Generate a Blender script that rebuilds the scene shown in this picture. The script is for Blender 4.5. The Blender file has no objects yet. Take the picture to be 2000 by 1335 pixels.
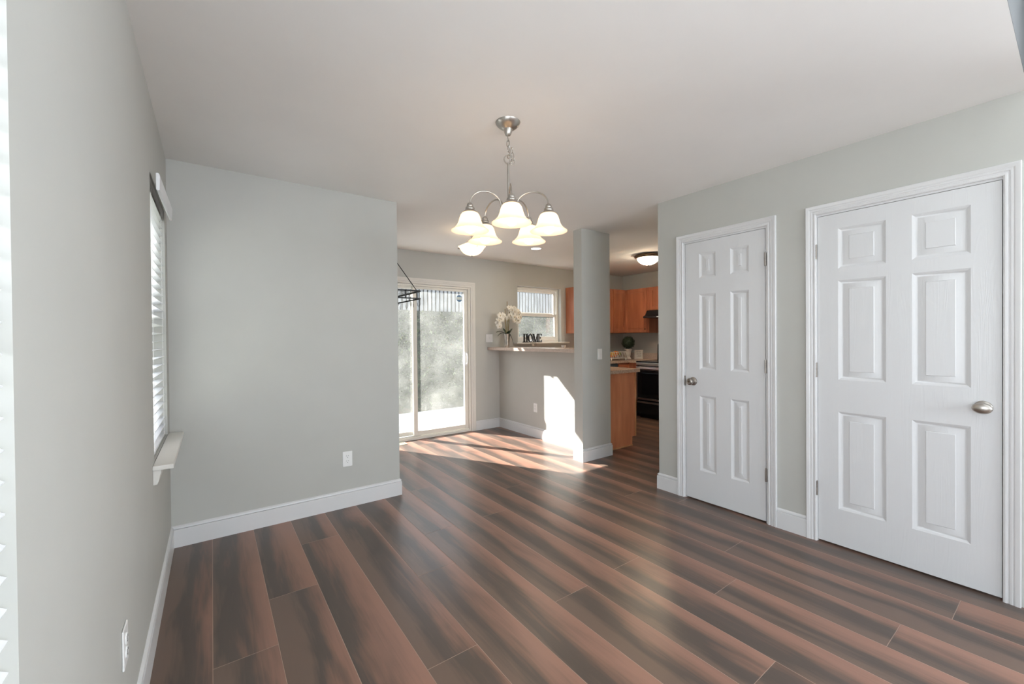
import bpy, bmesh, math, random
from mathutils import Vector, Matrix
random.seed(7)
C = bpy.context.scene.collection
PI = math.pi
sc = bpy.context.scene

# ------------------------------------------------------------------ camera
YAW, PITCH, ROLL, FPX, CAMH = 0.6270, -0.0082, 0.0090, 808.84, 1.2973
c_, s_ = math.cos(YAW), math.sin(YAW)
cp_, sp_ = math.cos(PITCH), math.sin(PITCH)
cr_, sr_ = math.cos(ROLL), math.sin(ROLL)
def cam_ray(a2, b2):
    a = a2 * cr_ - b2 * sr_; b = a2 * sr_ + b2 * cr_
    u2 = -b; d = cp_ - u2 * sp_; u = sp_ + u2 * cp_
    return Vector((a * c_ + d * s_, -a * s_ + d * c_, u))
fw = cam_ray(0, 0).normalized()
rt = (cam_ray(1, 0) - cam_ray(0, 0)).normalized()
up = rt.cross(fw)
cam = bpy.data.cameras.new('camera')
cam.sensor_width = 36; cam.lens = FPX / 2000 * 36; cam.clip_start = 0.02
camo = bpy.data.objects.new('camera', cam); C.objects.link(camo)
M = Matrix.Identity(4)
for i in range(3):
    M[i][0] = rt[i]; M[i][1] = up[i]; M[i][2] = -fw[i]
M.translation = (0, 0, CAMH)
camo.matrix_world = M
sc.camera = camo

# ------------------------------------------------------------------ view, world, sun, daylight fill
sc.view_settings.view_transform = 'Standard'
sc.view_settings.look = 'None'
sc.view_settings.exposure = 0.41
sc.view_settings.gamma = 1.0
sc.view_settings.use_curve_mapping = False
sc.cycles.max_bounces = 12
sc.cycles.diffuse_bounces = 6
sc.cycles.transparent_max_bounces = 24
sc.cycles.sample_clamp_indirect = 6.0
sc.cycles.blur_glossy = 0.5

SKY, SUNW = 2.4, 20.0
FILL_REAR, FILL_SIDE, DAY_LEFT = 140.0, 360.0, 50.0
LAMP, BOWLW, KITW, CANW = 13.0, 12.0, 60.0, 4.5

world = bpy.data.worlds.new('sky'); sc.world = world; world.use_nodes = True
nt = world.node_tree
bg = nt.nodes['Background']
sky = nt.nodes.new('ShaderNodeTexSky'); sky.sky_type = 'PREETHAM'; sky.turbidity = 3.5
sky.sun_direction = (-.385, .704, .595)
mixw = nt.nodes.new('ShaderNodeMixRGB'); mixw.inputs[0].default_value = .25
mixw.inputs[1].default_value = (.86, .93, 1.0, 1)
nt.links.new(sky.outputs[0], mixw.inputs[2]); nt.links.new(mixw.outputs[0], bg.inputs[0])
bg.inputs[1].default_value = SKY

sun = bpy.data.lights.new('sun', 'SUN'); sun.energy = SUNW; sun.angle = math.radians(.6)
sun.color = (1, .965, .90)
suno = bpy.data.objects.new('sun', sun); C.objects.link(suno)
sd = Vector((.547, -1, -.845)).normalized()
suno.rotation_euler = sd.to_track_quat('-Z', 'Y').to_euler(); suno.location = (-2, 9, 7)

def area(name, loc, d, sx, sy, power, col=(.86, .93, 1.0)):
    l = bpy.data.lights.new(name, 'AREA'); l.shape = 'RECTANGLE'; l.size = sx; l.size_y = sy
    l.energy = power; l.color = col
    o = bpy.data.objects.new(name, l); C.objects.link(o); o.location = loc
    o.rotation_euler = Vector(d).to_track_quat('-Z', 'Y').to_euler()
    return o
# added lamps in place of window daylight, tilted up to lift the ceiling
area('fill_rear', (1.9, -4.35, 1.75), (0, 1, .75), 3.0, 2.1, FILL_REAR)  # fill for an unseen, made-up window behind the camera
area('fill_side', (6.7, -2.0, 1.75), (-1, .2, .7), 2.6, 2.1, FILL_SIDE)  # second fill, its window also added out of view
area('daylight_left_window', (-.62, -.6, 1.45), (1, 0.1, 1.2), 1.9, 1.5, DAY_LEFT)

# ------------------------------------------------------------------ helpers
def col_of(c): return (c[0], c[1], c[2], 1)
def mat(name, color, rough=.5, metal=0, spec=.5, **kw):
    m = bpy.data.materials.new(name); m.use_nodes = True
    b = m.node_tree.nodes['Principled BSDF']
    b.inputs['Base Color'].default_value = col_of(color)
    b.inputs['Roughness'].default_value = rough; b.inputs['Metallic'].default_value = metal
    b.inputs['Specular IOR Level'].default_value = spec
    for k, v in kw.items(): b.inputs[k.replace('_', ' ')].default_value = v
    return m
def N(m, t, **props):
    n = m.node_tree.nodes.new(t)
    for k, v in props.items(): setattr(n, k, v)
    return n
def L(m, a, b): m.node_tree.links.new(a, b)
def P(m): return m.node_tree.nodes['Principled BSDF']
def noisy(m, c1, c2, scale=8, detail=3, stretch=(1, 1, 1), bump=0, bscale=None, lo=.35, hi=.65, dist=.002):
    """procedural colour variation (and an optional bump) in object space"""
    tc = N(m, 'ShaderNodeTexCoord'); mp = N(m, 'ShaderNodeMapping'); mp.inputs['Scale'].default_value = stretch
    L(m, tc.outputs['Object'], mp.inputs[0])
    no = N(m, 'ShaderNodeTexNoise'); no.inputs['Scale'].default_value = scale; no.inputs['Detail'].default_value = detail
    L(m, mp.outputs[0], no.inputs[0])
    r = N(m, 'ShaderNodeValToRGB'); r.color_ramp.elements[0].position = lo; r.color_ramp.elements[1].position = hi
    r.color_ramp.elements[0].color = col_of(c1); r.color_ramp.elements[1].color = col_of(c2)
    L(m, no.outputs[0], r.inputs[0]); L(m, r.outputs[0], P(m).inputs['Base Color'])
    if bump:
        n2 = N(m, 'ShaderNodeTexNoise'); n2.inputs['Scale'].default_value = bscale or scale * 4; n2.inputs['Detail'].default_value = 4
        L(m, mp.outputs[0], n2.inputs[0])
        b = N(m, 'ShaderNodeBump'); b.inputs['Strength'].default_value = bump; b.inputs['Distance'].default_value = dist
        L(m, n2.outputs[0], b.inputs['Height']); L(m, b.outputs[0], P(m).inputs['Normal'])
    return m

class MB:
    def __init__(s): s.bm = bmesh.new()
    def box(s, x0, y0, z0, x1, y1, z1, bev=0, seg=2):
        xs, ys, zs = sorted((x0, x1)), sorted((y0, y1)), sorted((z0, z1))
        v = [s.bm.verts.new((xs[i], ys[j], zs[k])) for i in (0, 1) for j in (0, 1) for k in (0, 1)]
        f = [s.bm.faces.new([v[i] for i in q]) for q in ((0, 1, 3, 2), (4, 6, 7, 5), (0, 4, 5, 1), (2, 3, 7, 6), (0, 2, 6, 4), (1, 5, 7, 3))]
        if bev:
            es = list({e for q in f for e in q.edges})
            bmesh.ops.bevel(s.bm, geom=es, offset=bev, segments=seg, profile=.5, affect='EDGES')
        return s
    def prism(s, pts, axis, a, b, bev=0):
        """polygon pts (2d) extruded along axis from a to b; the 2d axes are the other two in order"""
        def mk(p, w):
            q = list(p); q.insert('xyz'.index(axis), w); return s.bm.verts.new(q)
        A = [mk(p, a) for p in pts]; B = [mk(p, b) for p in pts]; n = len(pts)
        f = [s.bm.faces.new(A[::-1]), s.bm.faces.new(B)]
        f += [s.bm.faces.new([A[i], A[(i + 1) % n], B[(i + 1) % n], B[i]]) for i in range(n)]
        if bev:
            es = list({e for q in f for e in q.edges})
            bmesh.ops.bevel(s.bm, geom=es, offset=bev, segments=2, profile=.5, affect='EDGES')
        return s
    def loft(s, rings, close=True, cap=True):
        R = [[s.bm.verts.new(p) for p in r] for r in rings]; n = len(R[0])
        for a, b in zip(R, R[1:]):
            for i in range(n if close else n - 1):
                j = (i + 1) % n; s.bm.faces.new([a[i], a[j], b[j], b[i]])
        if cap and close:
            s.bm.faces.new(R[0][::-1]); s.bm.faces.new(R[-1])
        return s
    def tube(s, pts, r, seg=10, cap=True, closed=False):
        pts = [Vector(p) for p in pts]; n = len(pts)
        rr = r if isinstance(r, (list, tuple)) else [r] * n
        rings = []; prev = None
        for i, p in enumerate(pts):
            if closed: t = pts[(i + 1) % n] - pts[i - 1]
            else: t = pts[min(i + 1, n - 1)] - pts[max(i - 1, 0)]
            t.normalize()
            if prev is None:
                u = t.cross(Vector((0, 0, 1)))
                if u.length < .01: u = t.cross(Vector((1, 0, 0)))
            else: u = prev - t * prev.dot(t)
            u.normalize(); prev = u; w = t.cross(u)
            rings.append([p + rr[i] * (math.cos(2 * PI * k / seg) * u + math.sin(2 * PI * k / seg) * w) for k in range(seg)])
        if closed:
            rings.append(rings[0]); R = [[s.bm.verts.new(p) for p in q] for q in rings[:-1]]; R.append(R[0])
            for a, b in zip(R, R[1:]):
                for k in range(seg):
                    j = (k + 1) % seg; s.bm.faces.new([a[k], a[j], b[j], b[k]])
            return s
        return s.loft(rings, True, cap)
    def lathe(s, prof, cx=0, cy=0, seg=32, axis='z', off=0, cap=True, wave=None):
        """prof: list of (radius, height)."""
        R = []
        for j, (r, h) in enumerate(prof):
            ring = []
            for k in range(seg):
                a = 2 * PI * k / seg
                x, y = r * math.cos(a), r * math.sin(a); hh = h
                if wave: hh = h + wave(j, a)
                if axis == 'z': p = (cx + x, cy + y, hh)
                elif axis == 'x': p = (off + hh, cx + x, cy + y)
                else: p = (cx + x, off + hh, cy + y)
                ring.append(s.bm.verts.new(p))
            R.append(ring)
        for a, b in zip(R, R[1:]):
            for k in range(seg):
                j = (k + 1) % seg; s.bm.faces.new([a[k], a[j], b[j], b[k]])
        if cap:
            s.bm.faces.new(R[0][::-1]); s.bm.faces.new(R[-1])
        return s
    def ball(s, c, r, sub=2, sc3=(1, 1, 1), noise=0):
        g = bmesh.ops.create_icosphere(s.bm, subdivisions=sub, radius=r)
        for v in g['verts']:
            k = 1 + random.uniform(-noise, noise) if noise else 1
            v.co = Vector((v.co.x * sc3[0] * k, v.co.y * sc3[1] * k, v.co.z * sc3[2] * k)) + Vector(c)
        return s
    def sweep(s, prof, path, nrm_up=Vector((0, 0, 1)), cap=True):
        """prof (d, h): d away from the wall, h along up. path: list of (point, outward mitre vector)"""
        rings = [[Vector(p) + o * d + nrm_up * h for d, h in prof] for p, o in path]
        return s.loft(rings, True, cap)
    def build(s, name, m, parent=None, smooth=35, loc=None):
        bmesh.ops.recalc_face_normals(s.bm, faces=s.bm.faces)
        me = bpy.data.meshes.new(name); s.bm.to_mesh(me); s.bm.free()
        if m is not None: me.materials.append(m)
        if smooth:
            me.polygons.foreach_set('use_smooth', [True] * len(me.polygons))
            me.set_sharp_from_angle(angle=math.radians(smooth))
        o = bpy.data.objects.new(name, me); C.objects.link(o)
        if smooth and smooth < 60:
            wn = o.modifiers.new('weighted_normal', 'WEIGHTED_NORMAL'); wn.keep_sharp = True; wn.weight = 80
        if parent is not None: o.parent = parent
        if loc is not None: o.location = loc
        return o

def tag(o, label, cat, group=None, kind=None):
    o['label'] = label; o['category'] = cat
    if group: o['group'] = group
    if kind: o['kind'] = kind
    return o
def thing(name, label, cat, loc=(0, 0, 0), rz=0, group=None):
    o = bpy.data.objects.new(name, None); C.objects.link(o); o.empty_display_size = .05
    o.location = loc; o.rotation_euler = (0, 0, rz)
    return tag(o, label, cat, group)
def struct(o, label=None):
    o['kind'] = 'structure'
    if label: o['label'] = label
    return o
def root_struct(name, loc=(0, 0, 0), label=None):
    o = bpy.data.objects.new(name, None); C.objects.link(o); o.location = loc
    return struct(o, label)
# ------------------------------------------------------------------ materials
WALLC = (.488, .489, .460)
m_wall = noisy(mat('wall_paint', WALLC, .55, spec=.35), tuple(c * .985 for c in WALLC), tuple(c * 1.015 for c in WALLC), 3, bump=.05, bscale=160, dist=.0006)
m_ceil = noisy(mat('ceiling_paint', (.84, .832, .815), .8, spec=.2), (.832, .824, .807), (.848, .840, .823), 3, bump=.06, bscale=120, dist=.0006)
m_trim = noisy(mat('white_trim_paint', (.67, .67, .675), .32), (.66, .66, .665), (.68, .68, .685), 5)
m_door = mat('white_door_paint', (.655, .66, .67), .38)
def door_grain(m):
    tc = N(m, 'ShaderNodeTexCoord'); mp = N(m, 'ShaderNodeMapping'); mp.inputs['Scale'].default_value = (1, 1, .07)
    L(m, tc.outputs['Object'], mp.inputs[0])
    no = N(m, 'ShaderNodeTexNoise'); no.inputs['Scale'].default_value = 14; no.inputs['Detail'].default_value = 2
    no.inputs['Distortion'].default_value = .4
    L(m, mp.outputs[0], no.inputs[0])
    mu = N(m, 'ShaderNodeMath', operation='MULTIPLY'); mu.inputs[1].default_value = 90
    si = N(m, 'ShaderNodeMath', operation='SINE')
    L(m, no.outputs[0], mu.inputs[0]); L(m, mu.outputs[0], si.inputs[0])
    b = N(m, 'ShaderNodeBump'); b.inputs['Strength'].default_value = .10; b.inputs['Distance'].default_value = .001
    L(m, si.outputs[0], b.inputs['Height']); L(m, b.outputs[0], P(m).inputs['Normal'])
door_grain(m_door)
m_vinyl = noisy(mat('window_vinyl', (.74, .72, .66), .35), (.73, .71, .65), (.75, .73, .67), 6)
m_winvinyl = noisy(mat('white_window_vinyl', (.83, .82, .78), .35), (.82, .81, .77), (.84, .83, .79), 6)
m_plate = noisy(mat('white_plastic', (.80, .80, .79), .3), (.79, .79, .78), (.81, .81, .80), 9)
m_slot = mat('dark_slot', (.03, .03, .03), .6)
m_nickel = noisy(mat('brushed_nickel', (.50, .47, .43), .32, 1), (.46, .43, .39), (.54, .51, .47), 30, stretch=(1, 1, .1))
m_pewter = noisy(mat('pewter_nickel', (.34, .31, .28), .36, 1), (.30, .27, .25), (.38, .35, .32), 40)
m_black = noisy(mat('black_metal', (.02, .02, .02), .45), (.015, .015, .015), (.03, .03, .03), 20)
m_bronze = mat('bronze_metal', (.16, .10, .06), .35, .9)
m_blind = noisy(mat('blind_slats', (.82, .83, .85), .4), (.81, .82, .84), (.83, .84, .86), 6)
m_shelf = noisy(mat('sill_paint', (.68, .66, .62), .4), (.67, .65, .61), (.69, .67, .63), 6)

def cabinet_mat():
    m = mat('cherry_cabinet_wood', (.36, .11, .035), .33)
    noisy(m, (.33, .105, .050), (.50, .190, .095), 5, 5, stretch=(2.2, 2.2, .35), lo=.3, hi=.72)
    return m
m_wood = cabinet_mat()
m_panel_lifted = mat('lightened_cherry_veneer', (.6, .25, .12), .4)  # cabinet cherry lightened in colour to make up for weak light there
noisy(m_panel_lifted, (.60, .22, .105), (.78, .33, .17), 5, 5, stretch=(2.2, 2.2, .35), lo=.3, hi=.72)
m_woodlite = noisy(mat('light_wood_edge', (.62, .32, .15), .4), (.55, .27, .12), (.68, .36, .18), 12, stretch=(1, 1, .3))
m_lam = noisy(mat('laminate_counter', (.50, .36, .27), .22), (.42, .29, .21), (.60, .46, .36), 60, 5)
m_barlam = noisy(mat('bar_laminate', (.52, .42, .36), .2), (.47, .38, .32), (.58, .47, .41), 70, 5)
m_stainless = noisy(mat('stainless_steel', (.80, .79, .77), .30, 1), (.74, .73, .71), (.86, .85, .83), 60, stretch=(1, .05, 1))
m_blackglass = mat('black_appliance_glass', (.008, .008, .009), .12)
m_applblack = mat('black_appliance_enamel', (.012, .012, .013), .25)

def glass_mat(name, dirt=0.0, dirt_hi=0.0, tint=(1, 1, 1), ior=1.35):
    """thin window glass: clear transmission, a fresnel reflection and a film of dust that scatters the light that hits it"""
    m = bpy.data.materials.new(name); m.use_nodes = True
    t = m.node_tree; t.nodes.clear()
    out = N(m, 'ShaderNodeOutputMaterial')
    tr = N(m, 'ShaderNodeBsdfTransparent'); tr.inputs[0].default_value = col_of(tint)
    gl = N(m, 'ShaderNodeBsdfGlossy'); gl.inputs['Roughness'].default_value = .02
    lw = N(m, 'ShaderNodeLayerWeight'); lw.inputs['Blend'].default_value = .5
    pw = N(m, 'ShaderNodeMath', operation='POWER'); pw.inputs[1].default_value = 4.5; L(m, lw.outputs['Facing'], pw.inputs[0])
    fr = N(m, 'ShaderNodeMath', operation='MULTIPLY_ADD'); fr.inputs[1].default_value = .6 * (ior - 1) / .35; fr.inputs[2].default_value = .05 * (ior - 1) / .35
    L(m, pw.outputs[0], fr.inputs[0])
    mx = N(m, 'ShaderNodeMixShader'); L(m, fr.outputs[0], mx.inputs[0]); L(m, tr.outputs[0], mx.inputs[1]); L(m, gl.outputs[0], mx.inputs[2])
    if dirt_hi > 0:
        tl = N(m, 'ShaderNodeBsdfTranslucent'); tl.inputs[0].default_value = (.9, .92, .88, 1)
        tc = N(m, 'ShaderNodeTexCoord')
        no = N(m, 'ShaderNodeTexNoise'); no.inputs['Scale'].default_value = 2.2; no.inputs['Detail'].default_value = 8; no.inputs['Roughness'].default_value = .65
        L(m, tc.outputs['Object'], no.inputs[0])
        n2 = N(m, 'ShaderNodeTexNoise'); n2.inputs['Scale'].default_value = 55; n2.inputs['Detail'].default_value = 3
        L(m, tc.outputs['Object'], n2.inputs[0])
        ad = N(m, 'ShaderNodeMath', operation='MULTIPLY_ADD'); ad.inputs[1].default_value = .35
        L(m, n2.outputs[0], ad.inputs[0]); L(m, no.outputs[0], ad.inputs[2])
        mr = N(m, 'ShaderNodeMapRange'); mr.inputs['From Min'].default_value = .45; mr.inputs['From Max'].default_value = .9
        mr.inputs['To Min'].default_value = dirt; mr.inputs['To Max'].default_value = dirt_hi
        L(m, ad.outputs[0], mr.inputs[0])
        m2 = N(m, 'ShaderNodeMixShader'); L(m, mr.outputs[0], m2.inputs[0]); L(m, mx.outputs[0], m2.inputs[1]); L(m, tl.outputs[0], m2.inputs[2])
        L(m, m2.outputs[0], out.inputs[0])
    else: L(m, mx.outputs[0], out.inputs[0])
    return m
m_glass = glass_mat('clear_window_glass')
m_dirty = glass_mat('dusty_door_glass', .012, .066)
m_dirty2 = glass_mat('dusty_window_glass', .015, .05)

def shade_mat(name, glow, strength):
    m = bpy.data.materials.new(name); m.use_nodes = True; m.node_tree.nodes.clear()
    out = N(m, 'ShaderNodeOutputMaterial')
    tl = N(m, 'ShaderNodeBsdfTranslucent'); tl.inputs[0].default_value = (.90, .78, .62, 1)
    df = N(m, 'ShaderNodeBsdfDiffuse'); df.inputs[0].default_value = (.74, .64, .50, 1)
    tc = N(m, 'ShaderNodeTexCoord'); no = N(m, 'ShaderNodeTexNoise'); no.inputs['Scale'].default_value = 14; no.inputs['Detail'].default_value = 4
    L(m, tc.outputs['Object'], no.inputs[0])
    mr = N(m, 'ShaderNodeMapRange'); mr.inputs['To Min'].default_value = .3; mr.inputs['To Max'].default_value = .6; L(m, no.outputs[0], mr.inputs[0])
    a = N(m, 'ShaderNodeMixShader'); L(m, mr.outputs[0], a.inputs[0]); L(m, tl.outputs[0], a.inputs[1]); L(m, df.outputs[0], a.inputs[2])
    gl = N(m, 'ShaderNodeBsdfGlossy'); gl.inputs['Roughness'].default_value = .15
    b = N(m, 'ShaderNodeMixShader'); b.inputs[0].default_value = .04; L(m, a.outputs[0], b.inputs[1]); L(m, gl.outputs[0], b.inputs[2])
    e = N(m, 'ShaderNodeEmission'); e.inputs[0].default_value = glow; e.inputs[1].default_value = strength
    ad = N(m, 'ShaderNodeAddShader'); L(m, b.outputs[0], ad.inputs[0]); L(m, e.outputs[0], ad.inputs[1])
    L(m, ad.outputs[0], out.inputs[0]); return m
m_shade = shade_mat('lit_alabaster_shade', (1, .76, .54, 1), .40)
m_bowl = shade_mat('lit_alabaster_bowl', (1, .82, .56, 1), .8)
m_dome = shade_mat('lit_alabaster_dome', (1, .90, .72, 1), 27.0)
def emis(name, color, strength):
    m = bpy.data.materials.new(name); m.use_nodes = True; m.node_tree.nodes.clear()
    out = N(m, 'ShaderNodeOutputMaterial'); e = N(m, 'ShaderNodeEmission')
    e.inputs[0].default_value = col_of(color); e.inputs[1].default_value = strength
    L(m, e.outputs[0], out.inputs[0]); return m
m_bulb = emis('lit_bulb', (1, .86, .68), LAMP)
m_bulb_bowl = emis('lit_bulb_bowl', (1, .84, .62), BOWLW)
m_bulb_kitchen = emis('lit_bulb_kitchen', (1, .86, .66), KITW)
m_canlens = emis('lit_downlight', (1, .93, .80), 4)

# ------------------------------------------------------------------ room numbers
H = 2.44
XL, XR, YB, YS, X1, YE = -.221, 3.102, 3.362, 5.06, 1.261, 2.139
XH = 3.43                                       # half wall face
CX0, CX1, CY0, CY1 = 3.127, 3.562, 3.068, 3.187  # column
XK = 6.23
RY0, RX1, RH = -4.0, 6.3, 3.9                    # tall room behind the camera
YF = .155
BT, BH = .014, .134

# floor: one quad per plank, laid out in real plank rows
def floor():
    bm = bmesh.new(); uv = bm.loops.layers.uv.new('plank'); uv2 = bm.loops.layers.uv.new('plank_b')
    rnd = bm.faces.layers.float.new('rnd')
    W, LEN = .2275, 1.85; x0 = -.012
    joints = {0: 2.019, 1: 2.393, 2: 2.915, 3: 1.51, 4: 2.14, 5: 2.57, 6: 1.525, 7: .72, 8: 1.543, 9: 1.09, 10: .48, 11: 1.27, -1: 3.6, -2: 1.7, 12: 2.2}
    for k in range(-3, 30):
        j = joints.get(k, (k * .713) % LEN)
        n = math.floor((RY0 - .4 - j) / LEN)
        y = j + n * LEN
        while y < YS + .02:
            a, b = max(y, RY0 - .4), min(y + LEN, YS + .02)
            xa, xb = max(x0 + k * W, XL - .2), min(x0 + (k + 1) * W, RX1 + .3)
            if xb > xa and b > a:
                f = bm.faces.new([bm.verts.new(p) for p in ((xa, a, 0), (xb, a, 0), (xb, b, 0), (xa, b, 0))])
                f[rnd] = random.random()
                for l in f.loops:
                    u, v = l.vert.co.x - (x0 + k * W), l.vert.co.y - y
                    l[uv].uv = (u, v); l[uv2].uv = (W - u, LEN - v)
            y += LEN
    me = bpy.data.meshes.new('floor'); bm.to_mesh(me); bm.free()
    m = mat('plank_floor', (.2, .1, .06), .3)
    u1 = N(m, 'ShaderNodeUVMap', uv_map='plank'); u2 = N(m, 'ShaderNodeUVMap', uv_map='plank_b')
    s1 = N(m, 'ShaderNodeSeparateXYZ'); s2 = N(m, 'ShaderNodeSeparateXYZ')
    L(m, u1.outputs[0], s1.inputs[0]); L(m, u2.outputs[0], s2.inputs[0])
    at = N(m, 'ShaderNodeAttribute', attribute_name='rnd')
    def math_(op, a, b=None, c=None):
        n = N(m, 'ShaderNodeMath', operation=op)
        for i, v in enumerate((a, b, c)):
            if v is None: continue
            if isinstance(v, (int, float)): n.inputs[i].default_value = v
            else: L(m, v, n.inputs[i])
        return n.outputs[0]
    # grain space, shifted per plank
    cb = N(m, 'ShaderNodeCombineXYZ')
    L(m, s1.outputs[0], cb.inputs[0]); L(m, math_('MULTIPLY', s1.outputs[1], .16), cb.inputs[1])
    L(m, math_('MULTIPLY', at.outputs['Fac'], 37.0), cb.inputs[2])
    n1 = N(m, 'ShaderNodeTexNoise'); n1.inputs['Scale'].default_value = 7; n1.inputs['Detail'].default_value = 3; n1.inputs['Roughness'].default_value = .55
    n1.inputs['Distortion'].default_value = .6
    L(m, cb.outputs[0], n1.inputs[0])
    # across the plank: dark on the left, red on the right, the border wandering with the grain
    g = math_('MULTIPLY', s1.outputs[0], 1 / W)
    wav = math_('MULTIPLY_ADD', n1.outputs[0], 1.15, -.575)
    sh = math_('MULTIPLY_ADD', at.outputs['Fac'], .46, -.23)
    t = math_('ADD', math_('ADD', g, wav), sh)
    # thin figure
    cb2 = N(m, 'ShaderNodeCombineXYZ')
    L(m, s1.outputs[0], cb2.inputs[0]); L(m, math_('MULTIPLY', s1.outputs[1], .045), cb2.inputs[1])
    L(m, math_('MULTIPLY', at.outputs['Fac'], 91.0), cb2.inputs[2])
    n2 = N(m, 'ShaderNodeTexNoise'); n2.inputs['Scale'].default_value = 75; n2.inputs['Detail'].default_value = 5; n2.inputs['Distortion'].default_value = .8
    L(m, cb2.outputs[0], n2.inputs[0])
    t2 = math_('ADD', t, math_('MULTIPLY_ADD', n2.outputs[0], .34, -.17))
    r = N(m, 'ShaderNodeValToRGB'); cr = r.color_ramp
    cr.elements[0].position = .08; cr.elements[0].color = (.150, .100, .076, 1)
    cr.elements[1].position = 1.0; cr.elements[1].color = (.30, .160, .116, 1)
    for p, c in ((.30, (.085, .064, .053, 1)), (.46, (.094, .069, .057, 1)), (.62, (.170, .100, .074, 1)), (.80, (.250, .137, .100, 1))):
        e = cr.elements.new(p); e.color = c
    L(m, t2, r.inputs[0])
    # seams, the light their bevels catch painted in as pale tan
    d = math_('MINIMUM', math_('MINIMUM', s1.outputs[0], s2.outputs[0]), math_('MINIMUM', s1.outputs[1], s2.outputs[1]))
    seam = math_('LESS_THAN', d, .0011)
    mx = N(m, 'ShaderNodeMixRGB'); mx.inputs[2].default_value = (.40, .28, .21, 1)
    fac = math_('MULTIPLY', seam, .8)
    L(m, fac, mx.inputs[0]); L(m, r.outputs[0], mx.inputs[1]); L(m, mx.outputs[0], P(m).inputs['Base Color'])
    n3 = N(m, 'ShaderNodeTexNoise'); n3.inputs['Scale'].default_value = 3
    tc = N(m, 'ShaderNodeTexCoord'); L(m, tc.outputs['Object'], n3.inputs[0])
    L(m, math_('ADD', math_('MULTIPLY_ADD', n2.outputs[0], .10, .24), math_('MULTIPLY', n3.outputs[0], .08)), P(m).inputs['Roughness'])
    bh = math_('ADD', math_('MINIMUM', d, .002), math_('MULTIPLY', n2.outputs[0], .00025))
    bp = N(m, 'ShaderNodeBump'); bp.inputs['Strength'].default_value = .5; bp.inputs['Distance'].default_value = 1.0
    L(m, bh, bp.inputs['Height']); L(m, bp.outputs[0], P(m).inputs['Normal'])
    P(m).inputs['Specular IOR Level'].default_value = .5
    me.materials.append(m)
    o = bpy.data.objects.new('floor', me); C.objects.link(o); struct(o, 'dark reddish brown wood plank floor')
floor()
b = MB(); b.box(XL - .2, RY0 - .4, -.12, RX1 + .3, YS + .15, -.002); struct(b.build('floor_slab', m_ceil, smooth=0))

# ceilings
b = MB()
b.box(XL - .15, YF, H, XR + .115, YS + .15, H + .12)
b.box(XR + .115, YE - .115, H, XK + .12, YS + .15, H + .12)
struct(b.build('ceiling', m_ceil, smooth=0), 'smooth painted ceiling over the dining room and kitchen')
b = MB(); b.box(XL - .15, RY0 - .15, RH, RX1 + .15, YF + .12, RH + .12); struct(b.build('ceiling_rear', m_ceil, smooth=0))
b = MB(); b.box(XL, YF - .0006, H, RX1, YF - .0001, RH); struct(b.build('wall_fascia', noisy(mat('darkened_fascia_paint', (.082, .088, .096), .6), (.080, .086, .094), (.084, .090, .098), 3), smooth=0), 'grey wall above the opening at the near end of the dining room ceiling')  # bluish paint darkened in place of shade, offsetting strong rear light

# walls
def wall_x(mb, x0, x1, y0, y1, z1, holes):
    """wall in the plane of x, holes: (ya, yb, za, zb) sorted by ya"""
    y = y0
    for ya, yb, za, zb in holes:
        if ya > y: mb.box(x0, y, 0, x1, ya, z1)
        if za > 0: mb.box(x0, ya, 0, x1, yb, za)
        if zb < z1: mb.box(x0, ya, zb, x1, yb, z1)
        y = yb
    if y1 > y: mb.box(x0, y, 0, x1, y1, z1)
def wall_y(mb, y0, y1, x0, x1, z1, holes):
    x = x0
    for xa, xb, za, zb in holes:
        if xa > x: mb.box(x, y0, 0, xa, y1, z1)
        if za > 0: mb.box(xa, y0, 0, xb, y1, za)
        if zb < z1: mb.box(xa, y0, zb, xb, y1, z1)
        x = xb
    if x1 > x: mb.box(x, y0, 0, x1, y1, z1)

W1 = (-1.6, .861, .62, 2.09); W2 = (2.50, 3.215, .745, 2.075)
b = MB(); wall_x(b, XL - .15, XL, YF, YS, H, [(YF, W1[1], W1[2], W1[3]), W2])
struct(b.build('wall_left', m_wall, smooth=0), 'grey painted wall on the left with the blind covered windows')
b = MB(); wall_x(b, XL - .15, XL, RY0, YF, RH, [(W1[0], YF, W1[2], W1[3])]); struct(b.build('wall_left_rear', m_wall, smooth=0))
b = MB(); b.box(XL, YB, 0, X1, YB + .115, H, 0); struct(b.build('wall_partition', m_wall, smooth=0), 'grey partition wall facing the room, ends at the opening')
SD = (1.45, 2.945, 0, 2.015); SW = (3.776, 4.671, 1.235, 2.105)
b = MB(); wall_y(b, YS, YS + .15, XL - .15, XK + .12, H, [SD, SW]); struct(b.build('wall_back', m_wall, smooth=0), 'far grey wall with the sliding glass door and kitchen window')
b = MB(); b.box(XH, CY1, 0, XH + .115, YS, 1.134); struct(b.build('wall_half', m_wall, smooth=0), 'half height grey wall carrying the breakfast bar')
b = MB(); b.box(CX0, CY0, 0, CX1, CY1, H); struct(b.build('wall_column', m_wall, smooth=0), 'narrow full height grey wall stub with a light switch')
D1 = (1.277, 1.903, 0, 2.058); D2 = (.216, 1.0, 0, 2.058)
b = MB(); wall_x(b, XR, XR + .115, YF - .3, YE, H, [D2, D1])
struct(b.build('wall_right', m_wall, smooth=0), 'grey wall on the right holding two white doors')
b = MB(); b.box(XR + .115, YE - .115, 0, XK + .12, YE, H); struct(b.build('wall_kitchen_near', m_wall, smooth=0))
b = MB(); b.box(XK, YE, 0, XK + .12, YS, H); struct(b.build('wall_kitchen', m_wall, smooth=0), 'grey kitchen wall behind the range')
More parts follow.
